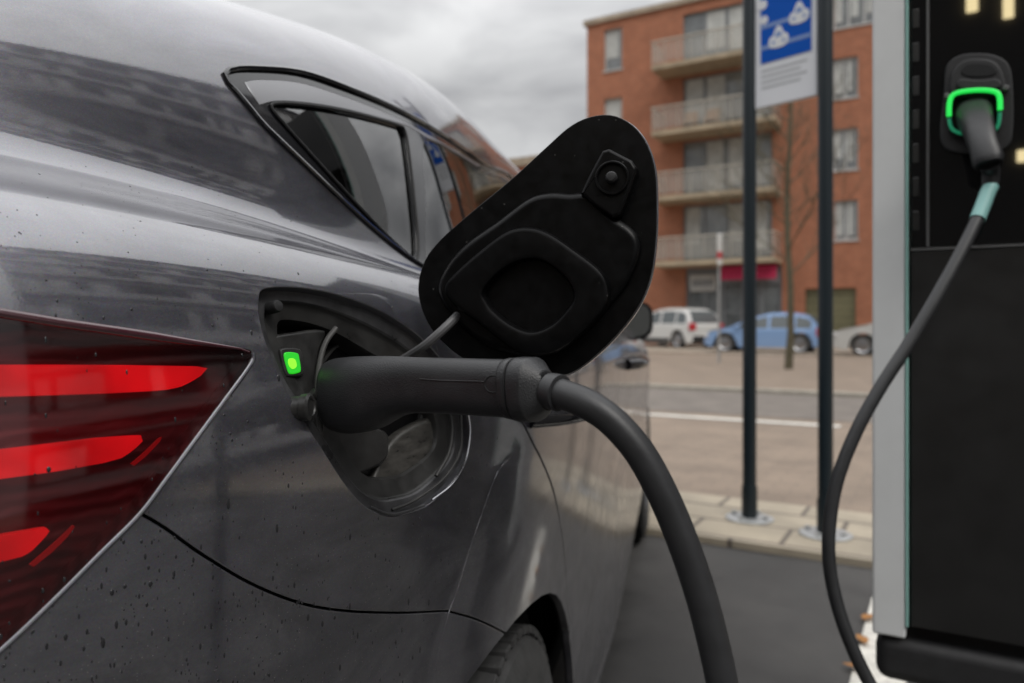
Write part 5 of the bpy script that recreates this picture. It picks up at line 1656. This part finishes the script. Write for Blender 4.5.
# ------------------------------------------------------------------ parked cars over the road
M_CARGLASS = mat('car_glass', (.085, .10, .105), .06, spec=.9)
M_TAIL = mat('far_tail_light', (.45, .02, .03), .3)
M_HEADF = mat('far_head_light', (.6, .6, .6), .2)
def far_car(label, a_rear, b_near, col, L, Wd, H, kind, clad=False, yaw=0.):
    """seen from its left flank; nose to the left"""
    paint = mat('car_paint_far', col, .3, coat=.8)
    root = empty('parked_car', tuple(EA * (a_rear - L / 2) + EB * (b_near + Wd / 2)), label, 'car', 'cars parked along the far side of the street')
    T = Matrix.Translation(EA * a_rear + EB * (b_near + Wd / 2)) @ RM @ Matrix.Rotation(R(yaw), 4, 'Z') @ Matrix.Diagonal((-1, 1, 1, 1))   # local x runs forward
    belt = {'suv': .60, 'hatch': .60, 'sedan': .62}[kind] * H
    # roof outline: x along the length -> height
    roof = {'suv': [(0, .54), (.015, .63), (.05, .80), (.10, .93), (.18, .985), (.34, 1.0), (.48, .975), (.60, .88), (.72, .68), (.80, .63), (.95, .55), (.99, .45), (1, .35)],
            'hatch': [(0, .50), (.015, .61), (.05, .78), (.11, .92), (.20, .98), (.32, 1.0), (.45, .975), (.58, .87), (.75, .66), (.84, .61), (.95, .52), (.99, .42), (1, .33)],
            'sedan': [(0, .52), (.02, .70), (.16, .74), (.24, .90), (.34, .985), (.46, 1.0), (.58, .96), (.70, .76), (.76, .68), (.93, .58), (.985, .48), (1, .36)]}[kind]
    xs = np.concatenate([np.linspace(0, .06, 5), np.linspace(.08, .92, 36), np.linspace(.94, 1, 6)])
    rx = np.array(roof)
    top = np.interp(xs, rx[:, 0], rx[:, 1]) * H
    top = np.convolve(np.pad(top, 1, 'edge'), [.2, .6, .2], 'valid')
    wheel_r = .33 if kind != 'suv' else .36
    wx = (.17 * L, .80 * L)
    def ring(x, zt):
        X = x * L
        e = min(x, 1 - x) / .07
        w = Wd / 2 * (1 - .22 * max(0, 1 - e) ** 2)
        zb_ = .20 + .10 * max(0, 1 - e)
        for c in wx:
            h = wheel_r + .05
            if abs(X - c) < h: zb_ = max(zb_, wheel_r + math.sqrt(h * h - (X - c) ** 2))
        be = min(belt, zt - .02)
        zt2 = max(zt, be + .02)
        g = max(0, zt2 - be)
        wt = w - .32 * g
        pr_ = [(w * .985, zb_), (w, max(zb_ + .01, .45)), (w * .995, max(zb_ + .02, be - .1)), (w * .97, max(zb_ + .03, be)), (wt + .02, be + g * .86), (wt - .12, be + g * .98), (wt * .45, zt2)]
        return [T @ Vector((X, y, z)) for y, z in pr_] + [T @ Vector((X, -y, z)) for y, z in pr_[::-1]]
    q = MB(); q.loft([ring(x, t) for x, t in zip(xs, top)]); q.build('body', paint, root, sharp=30)
    # side glass follows the cabin's outline
    gl_r = {'suv': (.04, .70), 'hatch': (.05, .73), 'sedan': (.17, .72)}[kind]
    def strip_glass(x0, x1, sd):
        g = MB(); lo_, hi_ = [], []
        for x in np.linspace(x0, x1, 10):
            zt = np.interp(x, xs, top); gg = zt - belt; w = Wd / 2
            z1 = belt + max(.02, gg * .80 - .02); z0 = belt + .02
            for z, arr in ((z0, lo_), (z1, hi_)):
                y = (w * .97) + ((w - .32 * gg + .02) - w * .97) * ((z - belt) / max(gg * .86, .01)) + .008
                arr.append(T @ Vector((x * L, y * sd, z)))
        g.loft([lo_, hi_], close=False, caps=False); return g
    m0, m1 = gl_r
    for sd in (1, -1):
        for (x0, x1) in ((m0 + .03, m0 + .15), (m0 + .17, (m0 + m1) / 2 + .02), ((m0 + m1) / 2 + .045, m1 - .05)):
            strip_glass(x0, x1, sd).build('side_window', M_CARGLASS, root, sharp=None)
    for nm, (x0, x1) in (('windscreen', (m1 - .115, m1 - .012)), ('rear_window', (m0 - .03 if kind != 'sedan' else m0, m0 + .055))):
        g = MB(); rws = []
        for x in np.linspace(max(x0, .012), x1, 6):
            zt = np.interp(x, xs, top); gg = max(0, zt - belt); wt = Wd / 2 - .32 * gg - .14
            rws.append([T @ Vector((x * L + (.012 if nm == 'windscreen' else -.012), y, zt + .008)) for y in np.linspace(-wt, wt, 5)])
        g.loft(rws, close=False, caps=False); g.build(nm, M_CARGLASS, root, sharp=None)
    for c in wx:
        for sd in (1, -1):
            M0 = T @ Matrix.Translation((c, sd * (Wd / 2 - .11), wheel_r)) @ Matrix.Rotation(R(90), 4, 'X')
            w = MB(); w.lathe([(wheel_r * .66, -.1), (wheel_r * .9, -.105), (wheel_r, -.08), (wheel_r, .08), (wheel_r * .9, .105), (wheel_r * .66, .1)], M0, 28, caps=False)
            wo = w.build('wheel', M_TYRE, root)
            r = MB(); r.lathe([(.001, .07 * -sd), (wheel_r * .25, .07 * -sd), (wheel_r * .55, .055 * -sd), (wheel_r * .66, .085 * -sd), (wheel_r * .68, .0)], M0, 20, caps=False); r.build('rim', M_RIM, wo)
    for sd in (1, -1):
        q = MB(); q.bevel_box((-.012, sd * (Wd / 2 * .80) - .14, belt - .26), (.16, sd * (Wd / 2 * .80) + .135, belt + .03), .03, T); q.build('tail_light', M_TAIL, root)
        q = MB(); q.bevel_box((L * .945, sd * (Wd / 2 * .80) - .16, belt - .30), (L * .992, sd * (Wd / 2 * .80) + .10, belt - .16), .03, T); q.build('headlight', M_HEADF, root)
    q = MB(); q.bevel_box((-.04, -Wd / 2 * .82, .28), (.10, Wd / 2 * .82, .52), .04, T); q.build('rear_bumper', M_RUBBER if clad else paint, root)
    for sd in (1, -1):
        q = MB(); q.bevel_box((m1 * L - .25, sd * (Wd / 2 + .09) - .09, belt + .03), (m1 * L - .12, sd * (Wd / 2 + .09) + .09, belt + .16), .03, T); q.build('side_mirror', paint, root)
    if clad:
        q = MB(); 
        for sd in (1, -1): q.bevel_box((wx[0] + .45, sd * Wd / 2 - .03, .24), (wx[1] - .45, sd * Wd / 2 + .02, .42), .015, T)
        q.build('sill_cladding', M_RUBBER, root)
    return root
def a_of(px, b): return px_b(px, 340, b)[0]
far_car('white sport utility car with dark lower trim left of the blue hatchback', a_of(701, 28.2), 28.2, (.62, .62, .60), 4.45, 1.83, 1.66, 'suv', True, -30.)
far_car('light blue hatchback parked across the road in front of the shop', a_of(821, 25.6), 25.6, (.22, .35, .58), 3.85, 1.72, 1.38, 'hatch')
far_car('silver white saloon parked in front of the olive garage door', a_of(832, 24.6) + 4.45, 24.6, (.52, .52, .50), 4.5, 1.8, 1.45, 'sedan')

# lit windows of the building behind, where the black glass mirrors them
def mirror_hit(px, py, b=-13.9):
    p = spx(px, py); d = (p - CAM).normalized(); n = -EB
    r = d - n * (2 * d.dot(n))
    t = (b - p.dot(EB)) / r.dot(EB)
    h = p + r * t
    return h.dot(EA), h.z
for i, (x0, y0, x1, y1) in enumerate(((966, -14, 978, 12), (1003, -14, 1014, 18), (1017, 149, 1027, 162), )):
    a0, z0 = mirror_hit(x0, y1); a1, z1 = mirror_hit(x1, y0)
    lo_a, hi_a = sorted((a0, a1)); lo_z, hi_z = sorted((z0, z1))
    q = MB(); q.bevel_box((lo_a, -13.99, lo_z), (hi_a, -13.92, hi_z), .02)
    o = q.build('window', M_LIT, None); o.rotation_euler = (0, 0, ROT); place_child(o, shops)

# fallen leaves ----------------------------------------------------------
M_LEAF = mat('fallen_leaf', (.30, .13, .03), .7, var=.4, vscale=60)
rl = random.Random(4)
LEAVES = [(862, 640, 'small orange fallen leaf on the white bay line by the station'), (868, 618, 'tiny orange leaf at the far end of the white bay line'), (857, 668, 'orange leaf lying nearest on the white bay line')]
for px, py, lab in LEAVES:
    g = on_ground(px, py, .012)
    a = rl.uniform(0, 6.28); s = .032
    q = MB(); T = Matrix.Translation(g) @ Matrix.Rotation(a, 4, 'Z')
    ctr = [(-1, 0), (-.5, .45), (.1, .5), (.6, .3), (1.2, 0), (.6, -.3), (.1, -.5), (-.5, -.45)]
    top_ = [T @ Vector((x * s, y * s, .004 + .5 * s * (y * y))) for x, y in ctr]; bot_ = [p - Vector((0, 0, .0008)) for p in top_]
    q.loft([bot_, top_]); o = q.build('fallen_leaf', M_LEAF, None)
    prop(o, lab, 'leaf', 'fallen leaves on the ground')
